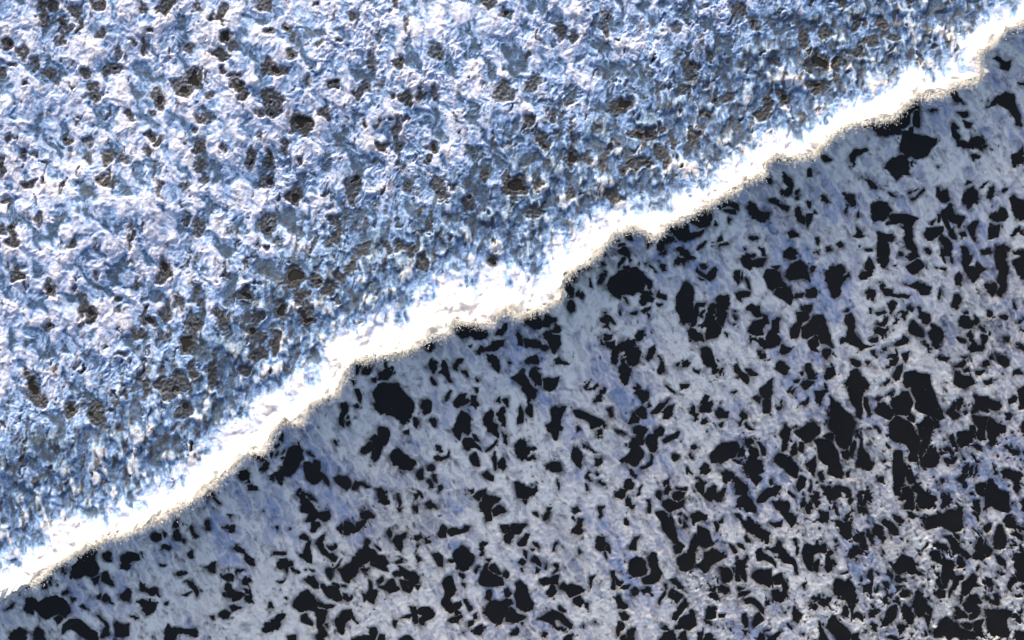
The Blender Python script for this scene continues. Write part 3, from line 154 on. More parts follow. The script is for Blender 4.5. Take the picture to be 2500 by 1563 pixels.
def seg_signed(px, py, line):
    """signed distance in pixels to a polyline; positive on the upper-left side"""
    best = np.full(px.shape, 1e9, np.float32); sign = np.ones(px.shape, np.float32)
    for (ax, ay), (bx, by) in zip(line[:-1], line[1:]):
        dx, dy = bx - ax, by - ay
        L2 = dx * dx + dy * dy
        t = np.clip(((px - ax) * dx + (py - ay) * dy) / L2, 0, 1)
        qx = px - (ax + t * dx); qy = py - (ay + t * dy)
        d = qx * qx + qy * qy
        s = np.where(dx * (py - ay) - dy * (px - ax) < 0, 1.0, -1.0)
        # at shared corners prefer the segment whose side is clearer
        m = d < best - 1e-3
        best = np.where(m, d, best); sign = np.where(m, s, sign)
    return np.sqrt(best) * sign

def above_line(px, py, line):
    """exact side test: the line runs left to right almost as a graph over its own chord"""
    inside = np.zeros(px.shape, bool)
    poly = np.vstack([line, [(3600, -4000)], [(-4000, -4000)], [(-4000, 1900)]])
    n = len(poly)
    for i in range(n):
        x1, y1 = poly[i]; x2, y2 = poly[(i + 1) % n]
        if y1 == y2: continue
        c = ((y1 > py) != (y2 > py)) & (px < (x2 - x1) * (py - y1) / (y2 - y1) + x1)
        inside ^= c
    return inside

def poly_sdf(px, py, P):
    n = len(P); best = np.full(px.shape, 1e9, np.float32); inside = np.zeros(px.shape, bool)
    for i in range(n):
        ax, ay = P[i]; bx, by = P[(i + 1) % n]
        dx, dy = bx - ax, by - ay
        L2 = dx * dx + dy * dy + 1e-6
        t = np.clip(((px - ax) * dx + (py - ay) * dy) / L2, 0, 1)
        d = (px - ax - t * dx) ** 2 + (py - ay - t * dy) ** 2
        best = np.minimum(best, d)
        if ay != by:
            inside ^= ((ay > py) != (by > py)) & (px < dx * (py - ay) / (by - ay) + ax)
    d = np.sqrt(best)
    return np.where(inside, -d, d)

# ------------------------------------------------------------------ the large shape of the wave (metres)
LIP_Z, FOOT_Z = 3.3, 0.8
BACK_S = [0, 0.4, 1.1, 2.1, 3.2, 5.0, 7.5, 12, 60]
BACK_Z = [3.3, 3.20, 2.93, 2.70, 2.58, 2.50, 2.42, 2.3, 2.3]
SLOPE = math.tan(R(16.0))
def big_shape(px, py):
    s = seg_signed(px, py, LIP_S) * M_PER_PX
    sb = np.maximum(s, 0)
    back = np.interp(sb / np.interp(px, [800, 1000, 1180, 1320, 1500], [0.8, 1.15, 1.3, 1.0, 0.75]), BACK_S, BACK_Z)
    swell = 0.30 * perlin(px / 330.0 + 7, py / 330.0, 91) + 0.16 * perlin(px / 150.0, py / 210.0, 92)
    sf = np.maximum(-s, 0)
    plane = FOOT_Z - SLOPE * sf + 0.10 * perlin(px / 260.0, py / 260.0, 93) * smooth(0.5, 2.0, sf)
    face = (LIP_Z - FOOT_Z) * (1 - np.interp(sf, [0, .25, .6, 1.2], [0, .68, .9, 1.0]))
    z = np.where(s > 0, back + swell * smooth(1.5, 5, sb), plane + face)
    return z.astype(np.float32), s.astype(np.float32)

def to_photo(X, Y, z):
    k = CAM_H / (CAM_H - z)
    return X * k / M_PER_PX + 1250.0, 781.5 - Y * k / M_PER_PX

def surface(X, Y):
    z = np.zeros_like(X)
    for _ in range(3):
        px, py = to_photo(X, Y, z)
        z, s = big_shape(px, py)
    px, py = to_photo(X, Y, z)
    return px.astype(np.float32), py.astype(np.float32), z, s

def axis(lo, hi, step, out, n_out):
    core = np.arange(lo, hi + step / 2, step)
    g = np.linspace(0, 1, n_out + 1)[1:] ** 2.2
    return np.concatenate([(lo - (out) * g)[::-1], core, hi + out * g]).astype(np.float32)

# ------------------------------------------------------------------ fine grid of the foam
xs = axis(-26.6, 26.6, 0.0445, 22.0, 46)
ys = axis(-16.9, 16.2, 0.0445, 18.0, 40)
X, Y = np.meshgrid(xs, ys)
NY, NX = X.shape
PX, PY, Z0, S_BIG = surface(X, Y)

# ragged outlines: every traced line is read through a little turbulence
w1x = perlin(PX / 26, PY / 26, 1); w1y = perlin(PX / 26, PY / 26, 2)
w2x = perlin(PX / 9, PY / 9, 3); w2y = perlin(PX / 9, PY / 9, 4)
w3x = perlin(PX / 4.6, PY / 4.6, 8); w3y = perlin(PX / 4.6, PY / 4.6, 9)
tear = 0.42 + 0.8 * np.clip(perlin(PX / 75, PY / 75, 10), -0.5, 1)
WX = PX + 4.5 * w1x + (4.5 * w2x + 2.6 * w3x) * tear
WY = PY + 4.5 * w1y + (4.5 * w2y + 2.6 * w3y) * tear

# detailed distance to the lip, combed by falling strands that run down the picture
strand = perlin(PX / 5.0 + 0.15 * PY / 5.0, PY / 60.0, 5) * 6 + perlin(PX / 2.6, PY / 24.0, 6) * 3 + perlin(PX / 22.0, PY / 40.0, 7) * 9
LX = WX + 2 * w1x; LY = WY + strand
near = np.abs(S_BIG) < 4.0
S = (S_BIG / M_PER_PX).astype(np.float32)
d = np.abs(seg_signed(LX[near], LY[near], LIP))
d = np.where(above_line(LX[near], LY[near], LIP), d, -d)
bl = smooth(2.2, 4.0, np.abs(S_BIG[near]))
S[near] = d * (1 - bl) + S[near] * bl                               # px, positive = wave back
# the bright band is broad at the centre and narrow to the right
WIDE = np.interp(PX, [-200, 0, 300, 600, 800, 1000, 1180, 1320, 1500, 1700, 1900, 2050, 2200, 2350, 2700],
                 [88, 82, 66, 78, 72, 104, 116, 88, 58, 58, 54, 52, 66, 54, 50]) / 100.0
SN = np.where(S > 0, S / WIDE, S).astype(np.float32)
print("lip done")

# ------------------------------------------------------------------ gaps: signed field, negative = open water
HOLE = np.full(X.shape, 60.0, np.float32)
OWNER = np.full(X.shape, -1, np.int32)
col_px = PX[NY // 2]; row_py = PY[:, NX // 2]
def window(x0, x1, y0, y1, pad):
    i0 = int(np.searchsorted(xs, ((x0 - pad) - 1250) * M_PER_PX * (0.96 if x0 < 1250 else 1.0) - 1.6))
    i1 = int(np.searchsorted(xs, ((x1 + pad) - 1250) * M_PER_PX * (1.06 if x1 > 1250 else 1.0) + 1.6))
    ylo = (781.5 - (y1 + pad)) * M_PER_PX; yhi = (781.5 - (y0 - pad)) * M_PER_PX
    j0 = int(np.searchsorted(ys, min(ylo * 1.06, ylo * 0.96) - 0.3)); j1 = int(np.searchsorted(ys, max(yhi * 1.06, yhi * 0.96) + 0.3))
    return slice(max(j0, 0), min(j1, NY)), slice(max(i0, 0), min(i1, NX))

AREA = []
for k, P in enumerate(POLYS):
    x0, y0 = P.min(0); x1, y1 = P.max(0)
    AREA.append(0.5 * abs(np.dot(P[:, 0], np.roll(P[:, 1], 1)) - np.dot(P[:, 1], np.roll(P[:, 0], 1))))
    w = window(x0, x1, y0, y1, 14)
    d = poly_sdf(WX[w], WY[w], P)
    m = d < HOLE[w]
    HOLE[w] = np.where(m, d, HOLE[w])
    OWNER[w] = np.where(m & (d < 8), k, OWNER[w])
print("polys", len(POLYS))

FILM = np.full(X.shape, 60.0, np.float32)          # gaps behind the wave, each half veiled by thin foam
for (cx, cy, rx, ry, a) in ELLS:
    r = max(rx, ry)
    w = window(cx - r, cx + r, cy - r, cy + r, 16)
    c, s_ = math.cos(a), math.sin(a)
    qx = WX[w] + 7 * w1x[w] - cx; qy = WY[w] + 8 * w1y[w] - cy
    u = (qx * c + qy * s_) / rx; v = (-qx * s_ + qy * c) / ry
    dd = (np.sqrt(u * u + v * v) - 1) * min(rx, ry)
    FILM[w] = np.minimum(FILM[w], dd)
for P in BACK_POLYS:
    x0, y0 = P.min(0); x1, y1 = P.max(0)
    w = window(x0, x1, y0, y1, 14)
    FILM[w] = np.minimum(FILM[w], poly_sdf(WX[w], WY[w], P) - 1)

# ---- small gaps in the shaded foam in front of the wave
ca, sa = math.cos(R(58)), math.sin(R(58))
U = PX * ca + PY * sa; V = -PX * sa + PY * ca       # U runs down the streaks
cl = fbm(PX + 20 * w1x, PY + 20 * w1y, 120, 3, 11)
small = fbm(U * 0.62 + 5 * w1x, V * 1.25 + 5 * w1y, 30, 4, 12, gain=0.6)
dense = smooth(1300, 2350, PX) * smooth(700, 1200, PY)
thr = 0.66 - 0.22 * dense - 0.34 * np.clip(cl, -0.3, 0.6)
speck = (thr - small) * 45
fleck = fbm(U * 0.75 + 4 * w1x, V * 1.2 + 4 * w1y, 11, 3, 13, gain=0.6)
cl2 = fbm(PX + 20 * w1y, PY + 20 * w1x, 85, 3, 24)
speck = np.minimum(speck, (0.74 - 0.42 * np.clip(cl2, -0.4, 0.7) - 0.20 * dense - 0.16 * smooth(16, 2, HOLE) - fleck) * 16)
torn = ridged(U * 0.34 + 9 * w1x, V * 1.15 + 9 * w1y, 30, 3, 25, gain=0.6)
veins = ridged(PX + 12 * w1x, PY + 12 * w1y, 46, 2, 14)
vmask = smooth(-0.05, 0.30, fbm(PX, PY, 70, 2, 15))
front_gap = np.minimum(HOLE, np.maximum(speck, 1.5 - HOLE * 0 - 20 * smooth(0.1, 0.2, small)))
front_gap = np.minimum(HOLE, speck)
near_lip = smooth(-70, -8, S)
# strands of foam still hanging across the gaps below the lip, and thin veins across the rest
hang = (perlin(PX / 3.4, PY / 30.0, 18) + 0.5 * perlin(PX / 7.0, PY / 40.0, 19))
front_gap = front_gap + 6 * smooth(-34, -4, S) * smooth(0.1, 0.6, hang)
vein = np.maximum(smooth(0.90, 0.985, veins) * vmask, smooth(0.955, 0.995, ridged(PX + 9 * w1x, PY + 9 * w1y, 33, 1, 16)) * smooth(0.1, 0.4, fbm(PX, PY, 60, 2, 17)))
front_gap = np.where(vein > 0.3, np.maximum(front_gap, 2.2 * vein), front_gap)

bub = perlin(PX / 4.4, PY / 4.4, 81)
bub_m = smooth(0.12, 0.40, fbm(PX, PY, 42, 2, 82))
front_gap = np.where((bub > 0.80 - 0.22 * bub_m) & (front_gap < 0), 1.4, front_gap)
# ---- churned foam behind the wave
U2 = PX * 0.97 + PY * 0.22; V2 = -PX * 0.22 + PY * 0.97
dm1 = fbm(PX, PY, 60, 3, 21); dm2 = fbm(PX, PY, 60, 3, 22)
dm3 = fbm(PX, PY, 34, 2, 32); dm4 = fbm(PX, PY, 34, 2, 40)
cx1 = U2 * 1.2 + 34 * dm1 + 12 * dm3; cy1 = V2 * 0.66 + 34 * dm2 + 12 * dm4
crum = ridged(cx1, cy1, 27, 4, 23, gain=0.62)
curl = ridged(U2 * 1.1 + 36 * dm2 + 16 * dm4, V2 * 0.75 - 36 * dm1 + 16 * dm3, 17, 3, 27, gain=0.6)
lump = fbm(PX, PY, 80, 3, 29)
fine = perlin(PX / 6, PY / 8, 33)
rough = smooth(-0.35, 0.40, fbm(PX, PY * 0.8, 95, 3, 30)) * (0.45 + 0.65 * smooth(-0.3, 0.4, fbm(PX, PY, 330, 2, 45) + smooth(300, 1500, PX + 0.5 * PY) - 0.5))
big_l = fbm(PX * 1.05 + 20 * dm1, PY * 0.62 + 20 * dm2, 30, 3, 31, gain=0.6)
thread = smooth(0.86, 0.99, ridged(U2 * 1.2 + 16 * dm1, V2 * 0.45 + 16 * dm2, 17, 2, 34))
wisps = smooth(0.80, 0.97, ridged(PX + 22 * dm1, PY + 22 * dm2, 23, 2, 35))
gapn = fbm(U2 * 1.3 + 10 * w1x, V2 * 0.8 + 10 * w1y, 34, 3, 36, gain=0.55)
zone = smooth(-0.2, 0.5, fbm(PX, PY, 260, 2, 37)) + 0.9 * np.exp(-((S_BIG - 6.5) / 3.2) ** 2)
back_gap = np.minimum(FILM, (0.55 - 0.13 * np.clip(zone, 0, 1.4) - gapn) * 40)
film_net = smooth(0.72, 0.95, ridged(PX + 9 * w1x, PY + 9 * w1y, 15, 2, 38))
FULLFILM = smooth(5.0, -2.0, back_gap + 3 * fine + 2 * big_l) * (1 - 0.40 * np.maximum(wisps, 0.7 * film_net))
back_gap = np.where(wisps > 0.35, np.maximum(back_gap, 2.5 * wisps), back_gap)
open_ = fbm(PX, PY, 55, 2, 39)
back_gap = np.where((back_gap > -13 + 30 * (open_ - 0.1).clip(-0.3, 0.2)) , np.maximum(back_gap, 0.8), back_gap)

# ---- put the two sides together
edge = smooth(-6, 4, S)                               # 0 in front, 1 on the wave
crest = np.exp(-np.clip(S, 0, None) / 95.0) * (S > 0)
vstreak = perlin(PX / 13 - 0.25 * PY / 13, PY / 60, 63) + 0.4 * perlin(PX / 6 - 0.2 * PY / 6, PY / 34, 66)
crest_w = smooth(150 + 90 * lump + 44 * vstreak, 8, SN) ** 1.25 * (S > 0)
gap_b = np.where(S > 0, back_gap + 60 * crest_w * smooth(0, 0.3, crest_w), back_gap)
GAP = np.where(S > 0, gap_b, front_gap)
GAP = np.clip(GAP, -12, 30).astype(np.float32)

# relief of the foam
puff = fbm(U * 0.7 + 6 * w1x, V + 6 * w1y, 44, 4, 41, gain=0.52)
puffs = np.abs(puff)
billow = 1 - np.abs(fbm(PX + 8 * w1x, PY + 8 * w1y, 26, 3, 43)) * 1.6
h_front = 0.06 + 0.17 * puff + 0.05 * fbm(PX, PY, 9, 2, 44)
UD = PX * 0.80 - PY * 0.60; VD_ = PX * 0.60 + PY * 0.80
sheet = fbm(UD * 1.15 + 34 * dm1, VD_ * 0.68 + 34 * dm2, 56, 4, 42, gain=0.52)
relief_b = (0.115 * (crum - 0.45) + 0.075 * (curl - 0.4)) * (0.22 + 0.88 * rough) + 0.10 * lump + 0.10 * big_l + 0.22 * sheet + 0.010 * fine + 0.035 * thread
soft = smooth(50, 110, S) * smooth(380, 200, S)
lump_c = fbm(PX + 6 * w1x, PY * 0.8 + 6 * w1y, 44, 3, 65)
h_back = 0.10 + relief_b * (1 - 0.35 * crest_w) * (1 - 0.68 * soft) + soft * (0.07 * vstreak + 0.34 * lump_c)
cloud = fbm(PX + 6 * w1x, PY * 0.75 + 6 * w1y, 52, 4, 64, gain=0.42)
h_crest = 0.14 + 0.75 * cloud + 0.09 * vstreak
h_b = h_back * (1 - crest_w) + h_crest * crest_w
h_b = h_b + 0.02 * smooth(0.5, 2.5, back_gap) * smooth(8, 3, back_gap) * (1 - crest_w)
h = np.where(S > 0, h_b, h_front)
lift = smooth(-2.0, 5.0, GAP)
foam_h = (-0.16 + (h + 0.16) * lift)
foam_h = np.where(GAP < -2.0, -0.16, foam_h)
# where thin foam lies over a gap it still clears the water
foam_h = np.where((GAP > 0.6) & (GAP < 5), np.maximum(foam_h, 0.016 + np.where(S > 0, 0.10 * np.clip(crum - 0.3, 0, 1) + 0.03 * (fine + 0.4), 0.01 * (fine + 1))), foam_h)
foam_h = np.where(GAP >= 5, np.maximum(foam_h, 0.02 + 0.3 * (h + 0.05).clip(0, None)), foam_h)

# the lip itself: the crest stands proud up to the ragged line, then drops
top = np.interp(np.clip(S_BIG, 0, None), BACK_S, BACK_Z)
front_line = np.interp(np.clip(-S_BIG, 0, None), [0, 50], [FOOT_Z, FOOT_Z - 50 * SLOPE])
stand = edge * np.exp(-np.clip(-S_BIG, 0, None) / 2.0)
Zb = np.where(S_BIG < 0, front_line + (LIP_Z - front_line) * smooth(-4, 4, S) * (np.abs(S_BIG) < 3), Z0)
drop = smooth(4, -4, S) * (S_BIG > 0)
Zb = np.where(S_BIG > 0, Z0 - drop * (Z0 - FOOT_Z) , Zb)
Zw = Z0.copy()
Zbase = np.where(np.abs(S_BIG) < 3.0, Zb, Z0)
# water level follows the same base so gaps beside the lip open at the foot of the wave
Zwater = Zbase
Zfoam = (Zbase + foam_h).astype(np.float32)

# ------------------------------------------------------------------ how thick / white the foam is
streak = fbm(U * 0.35 + 14 * w1x, V * 1.1 + 10 * w1y, 90, 4, 51, gain=0.55)
film_f = smooth(0.15, 0.5, fbm(U * 0.7, V, 48, 3, 56)) * smooth(0.35, 0.15, torn)
mott = fbm(U * 0.8 + 8 * w1x, V + 8 * w1y, 26, 4, 55, gain=0.6)
thick_f = 0.98 + 0.30 * streak + 0.22 * puff + 0.26 * mott + 0.55 * (torn - 0.35) + 0.12 * smooth(1500, 600, PX) * smooth(1250, 1500, PY)  # mottling also paints in soft shading that the relief hardly shows
blue_patch = smooth(-0.30, 0.55, fbm(U * 0.5 + 12 * w1x, V * 1.1 + 12 * w1y, 150, 4, 53, gain=0.6))
thick_f = np.maximum(thick_f - 0.46 * blue_patch, 0.50 + 0.25 * (torn - 0.35) + 0.1 * mott)
edge_w = 7 + 12 * np.clip(w1x + 0.3, 0, 1)
FILM_F = 0.13 * smooth(0.42, 0.12, torn) + 0.70 * smooth(edge_w, -1, front_gap) + 0.22 * film_f + 0.16 * smooth(0.1, 0.5, -mott) + 0.06 * dense + 0.30 * smooth(0.0, 0.5, fbm(U * 0.6, V, 210, 3, 57)) * (0.6 + 0.8 * (0.5 - torn))
shade_p = smooth(0.02, 0.30, -sheet - 0.25 * dm3)          # blue shadow patches, painted into the colour where the sheets lie low
leftish = smooth(2000, 300, PX + 0.6 * PY)
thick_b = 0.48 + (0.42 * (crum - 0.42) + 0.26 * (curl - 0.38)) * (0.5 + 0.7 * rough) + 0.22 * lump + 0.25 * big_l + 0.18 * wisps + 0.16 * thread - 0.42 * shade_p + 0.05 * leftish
veil = smooth(90, 190, SN + 50 * lump) * smooth(480, 230, S)                # blue-green water thinly covered just behind the crest
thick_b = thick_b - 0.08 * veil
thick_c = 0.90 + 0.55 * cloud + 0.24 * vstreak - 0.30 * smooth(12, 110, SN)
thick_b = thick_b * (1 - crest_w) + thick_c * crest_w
band = smooth(80, 150, SN + 50 * lump + 20 * vstreak) * smooth(400, 220, S + 80 * lump)
cream = band * smooth(0.02, 0.30, lump_c + 0.25 * vstreak)  # lumps with sun coming through them, painted as a cream tint
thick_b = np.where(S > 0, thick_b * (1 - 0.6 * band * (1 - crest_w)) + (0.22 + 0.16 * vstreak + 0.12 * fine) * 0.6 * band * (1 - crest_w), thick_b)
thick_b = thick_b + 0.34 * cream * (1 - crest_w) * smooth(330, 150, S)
rim = smooth(0.5, 2.0, back_gap) * smooth(8, 3, back_gap) * (1 - crest_w)
thick_b = thick_b + 0.10 * rim
nb = smooth(80, 155, SN + 50 * lump + 20 * vstreak) * smooth(520, 180, S + 120 * lump)
thick_b = thick_b - 0.13 * nb * (1 - crest_w)
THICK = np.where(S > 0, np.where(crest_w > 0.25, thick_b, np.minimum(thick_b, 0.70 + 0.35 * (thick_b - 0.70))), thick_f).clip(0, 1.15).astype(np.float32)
WARM = (1.0 * cream + 0.25 * crest_w).clip(0, 1).astype(np.float32)  # warmth of the sun on lumps and crest, put into the foam colour
smear = fbm(U2 * 1.25 + 14 * dm3, V2 * 0.42 + 10 * dm4, 17, 3, 67, gain=0.6)
pit = fbm(U2 * 1.1 + 16 * dm1, V2 * 0.6 + 16 * dm2, 26, 3, 68, gain=0.55)
near_band = smooth(85, 160, SN + 30 * vstreak) * smooth(560, 240, S + 160 * lump)
GREY_B = 0.85 * smooth(0.10, 0.42, smear + 0.10) * (0.35 + 0.65 * near_band) * (1 - 0.6 * thread) + 0.80 * smooth(0.40 - 0.20 * np.clip(zone, 0, 1.3), 0.55, pit) * (1 - 0.6 * wisps) + 0.10 * smooth(0.5, 0.2, crum) * (1 - thread)
DARK = np.where(S > 0, np.maximum(FULLFILM, np.clip(GREY_B, 0, 0.95)) * smooth(0.5, 0.2, crest_w) * (0.97 + 0.25 * fine + 0.2 * lump), FILM_F * smooth(0, -14, S)).clip(0, 1).astype(np.float32)      # film: dark water showing through
print("fields done")

# ------------------------------------------------------------------ meshes
def grid_mesh(name, X, Y, Z, keep, attrs, mat):
    ny, nx = X.shape
    idx = np.arange(ny * nx, dtype=np.int64).reshape(ny, nx)
    a = idx[:-1, :-1][keep]; b = idx[:-1, 1:][keep]; c = idx[1:, 1:][keep]; d = idx[1:, :-1][keep]
    quads = np.stack([a, b, c, d], 1)
    used = np.zeros(ny * nx, bool); used[quads.ravel()] = True
    remap = np.cumsum(used) - 1
    quads = remap[quads].astype(np.int32)
    co = np.stack([X.ravel()[used], Y.ravel()[used], Z.ravel()[used]], 1).astype(np.float32)
    me = bpy.data.meshes.new(name)
    me.vertices.add(len(co)); me.vertices.foreach_set("co", co.ravel())
    me.loops.add(quads.size); me.loops.foreach_set("vertex_index", quads.ravel())
    me.polygons.add(len(quads))
    me.polygons.foreach_set("loop_start", np.arange(0, quads.size, 4, dtype=np.int32))
    me.update(calc_edges=True)
    me.shade_smooth()
    for an, arr in attrs.items():
        at = me.attributes.new(an, 'FLOAT', 'POINT')
        at.data.foreach_set("value", arr.ravel()[used].astype(np.float32))
    me.materials.append(mat)
    ob = bpy.data.objects.new(name, me)
    scene.collection.objects.link(ob)
    return ob

def tag(ob, label=None, cat=None, group=None, kind=None):
    for k, v in (("label", label), ("category", cat), ("group", group), ("kind", kind)):
        if v: ob[k] = v
    return ob

# ---- materials
def new_mat(name):
    m = bpy.data.materials.new(name); m.use_nodes = True
    n = m.node_tree.nodes; n.clear()
    out = n.new("ShaderNodeOutputMaterial"); b = n.new("ShaderNodeBsdfPrincipled")
    m.node_tree.links.new(b.outputs[0], out.inputs[0])
    return m, n, m.node_tree.links, b

foam_mat, n, l, b = new_mat("sea_foam")
def attr(name):
    a = n.new("ShaderNodeAttribute"); a.attribute_name = name; return a.outputs["Fac"]
def math_node(op, a, c, clamp=False):
    m = n.new("ShaderNodeMath"); m.operation = op; m.use_clamp = clamp
    for i, v in enumerate((a, c)):
        if isinstance(v, (int, float)): m.inputs[i].default_value = v
        else: l.new(v, m.inputs[i])
    return m.outputs[0]
geo = n.new("ShaderNodeNewGeometry")
nz = n.new("ShaderNodeTexNoise"); nz.inputs["Scale"].default_value = 5.0; nz.inputs["Detail"].default_value = 5.0; nz.inputs["Roughness"].default_value = 0.65
l.new(geo.outputs["Position"], nz.inputs["Vector"])
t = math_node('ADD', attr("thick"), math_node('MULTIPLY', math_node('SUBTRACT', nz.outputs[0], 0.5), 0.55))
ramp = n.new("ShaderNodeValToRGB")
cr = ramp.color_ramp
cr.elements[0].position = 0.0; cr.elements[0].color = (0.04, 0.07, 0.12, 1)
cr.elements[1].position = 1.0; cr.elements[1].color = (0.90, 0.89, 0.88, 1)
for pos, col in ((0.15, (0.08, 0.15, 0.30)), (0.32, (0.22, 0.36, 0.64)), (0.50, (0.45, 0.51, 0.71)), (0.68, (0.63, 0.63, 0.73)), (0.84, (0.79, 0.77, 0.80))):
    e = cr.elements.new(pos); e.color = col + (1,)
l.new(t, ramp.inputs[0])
mixw = n.new("ShaderNodeMix"); mixw.data_type = 'RGBA'; mixw.blend_type = 'MULTIPLY'
l.new(attr("warm"), mixw.inputs[0]); l.new(ramp.outputs[0], mixw.inputs[6]); mixw.inputs[7].default_value = (1.0, 0.93, 0.78, 1)
mixd = n.new("ShaderNodeMix"); mixd.data_type = 'RGBA'
l.new(attr("film"), mixd.inputs[0]); l.new(mixw.outputs[2], mixd.inputs[6]); mixd.inputs[7].default_value = (0.024, 0.025, 0.029, 1)
l.new(mixd.outputs[2], b.inputs["Base Color"])
b.inputs["Roughness"].default_value = 0.55
b.inputs["Specular IOR Level"].default_value = 0.35
bn = n.new("ShaderNodeTexNoise"); bn.inputs["Scale"].default_value = 11.0; bn.inputs["Detail"].default_value = 4.0
l.new(geo.outputs["Position"], bn.inputs["Vector"])
bump = n.new("ShaderNodeBump"); bump.inputs["Strength"].default_value = 0.5; bump.inputs["Distance"].default_value = 0.05
l.new(bn.outputs[0], bump.inputs["Height"]); l.new(bump.outputs[0], b.inputs["Normal"])

water_mat, n, l, b = new_mat("dark_water")
geo = n.new("ShaderNodeNewGeometry")
wnz = n.new("ShaderNodeTexNoise"); wnz.inputs["Scale"].default_value = 0.35; wnz.inputs["Detail"].default_value = 4.0
l.new(geo.outputs["Position"], wnz.inputs["Vector"])
wr = n.new("ShaderNodeValToRGB")
wr.color_ramp.elements[0].position = 0.35; wr.color_ramp.elements[0].color = (0.0105, 0.0095, 0.0095, 1)
wr.color_ramp.elements[1].position = 0.65; wr.color_ramp.elements[1].color = (0.0175, 0.0150, 0.0125, 1)
l.new(wnz.outputs[0], wr.inputs[0]); l.new(wr.outputs[0], b.inputs["Base Color"])
b.inputs["Roughness"].default_value = 0.22
b.inputs["IOR"].default_value = 1.33
wb = n.new("ShaderNodeTexNoise"); wb.inputs["Scale"].default_value = 4.0; wb.inputs["Detail"].default_value = 3.0
l.new(geo.outputs["Position"], wb.inputs["Vector"])
bump = n.new("ShaderNodeBump"); bump.inputs["Strength"].default_value = 0.25; bump.inputs["Distance"].default_value = 0.04
l.new(wb.outputs[0], bump.inputs["Height"]); l.new(bump.outputs[0], b.inputs["Normal"])

spray_mat, n, l, b = new_mat("white_spray")
b.inputs["Base Color"].default_value = (0.92, 0.91, 0.88, 1); b.inputs["Roughness"].default_value = 0.6

# ---- foam sheets: in front of the wave, the crest, and behind it
def face_min(A): return np.minimum(np.minimum(A[:-1, :-1], A[:-1, 1:]), np.minimum(A[1:, 1:], A[1:, :-1]))
def face_max(A): return np.maximum(np.maximum(A[:-1, :-1], A[:-1, 1:]), np.maximum(A[1:, 1:], A[1:, :-1]))
visible = face_max(GAP) > -2.5
Sf = S[:-1, :-1] * 1.0
crest_lim = 110 * WIDE[:-1, :-1] + 70 * lump[:-1, :-1] + 25 * w1x[:-1, :-1]
is_crest = (Sf > -8) & (Sf <= crest_lim) & (S_BIG[:-1, :-1] > -4)
is_back = (Sf > crest_lim) & (S_BIG[:-1, :-1] > 0)
is_front = ~(is_crest | is_back)
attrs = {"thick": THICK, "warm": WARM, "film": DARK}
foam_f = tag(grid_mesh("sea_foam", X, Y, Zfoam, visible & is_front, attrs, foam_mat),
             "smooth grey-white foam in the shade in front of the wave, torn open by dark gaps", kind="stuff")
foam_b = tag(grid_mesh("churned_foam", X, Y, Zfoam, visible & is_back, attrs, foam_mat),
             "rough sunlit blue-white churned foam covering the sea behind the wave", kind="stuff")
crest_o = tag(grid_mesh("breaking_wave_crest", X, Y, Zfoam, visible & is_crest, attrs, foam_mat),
              "brilliant white crest of a breaking wave running diagonally across the sea", "wave")

# ---- the water under it, on every second line of the same grid so that it never pokes through
jj = np.arange(0, NY, 2); ii = np.arange(0, NX, 2)
Xc, Yc, Zc = X[np.ix_(jj, ii)], Y[np.ix_(jj, ii)], Zwater[np.ix_(jj, ii)].copy()
Gc = GAP[np.ix_(jj, ii)]
Zc = np.where(Gc > 8, Zc - 0.10, Zc)          # tucked a little lower where it is covered
Oc = OWNER[np.ix_(jj, ii)][:-1, :-1]
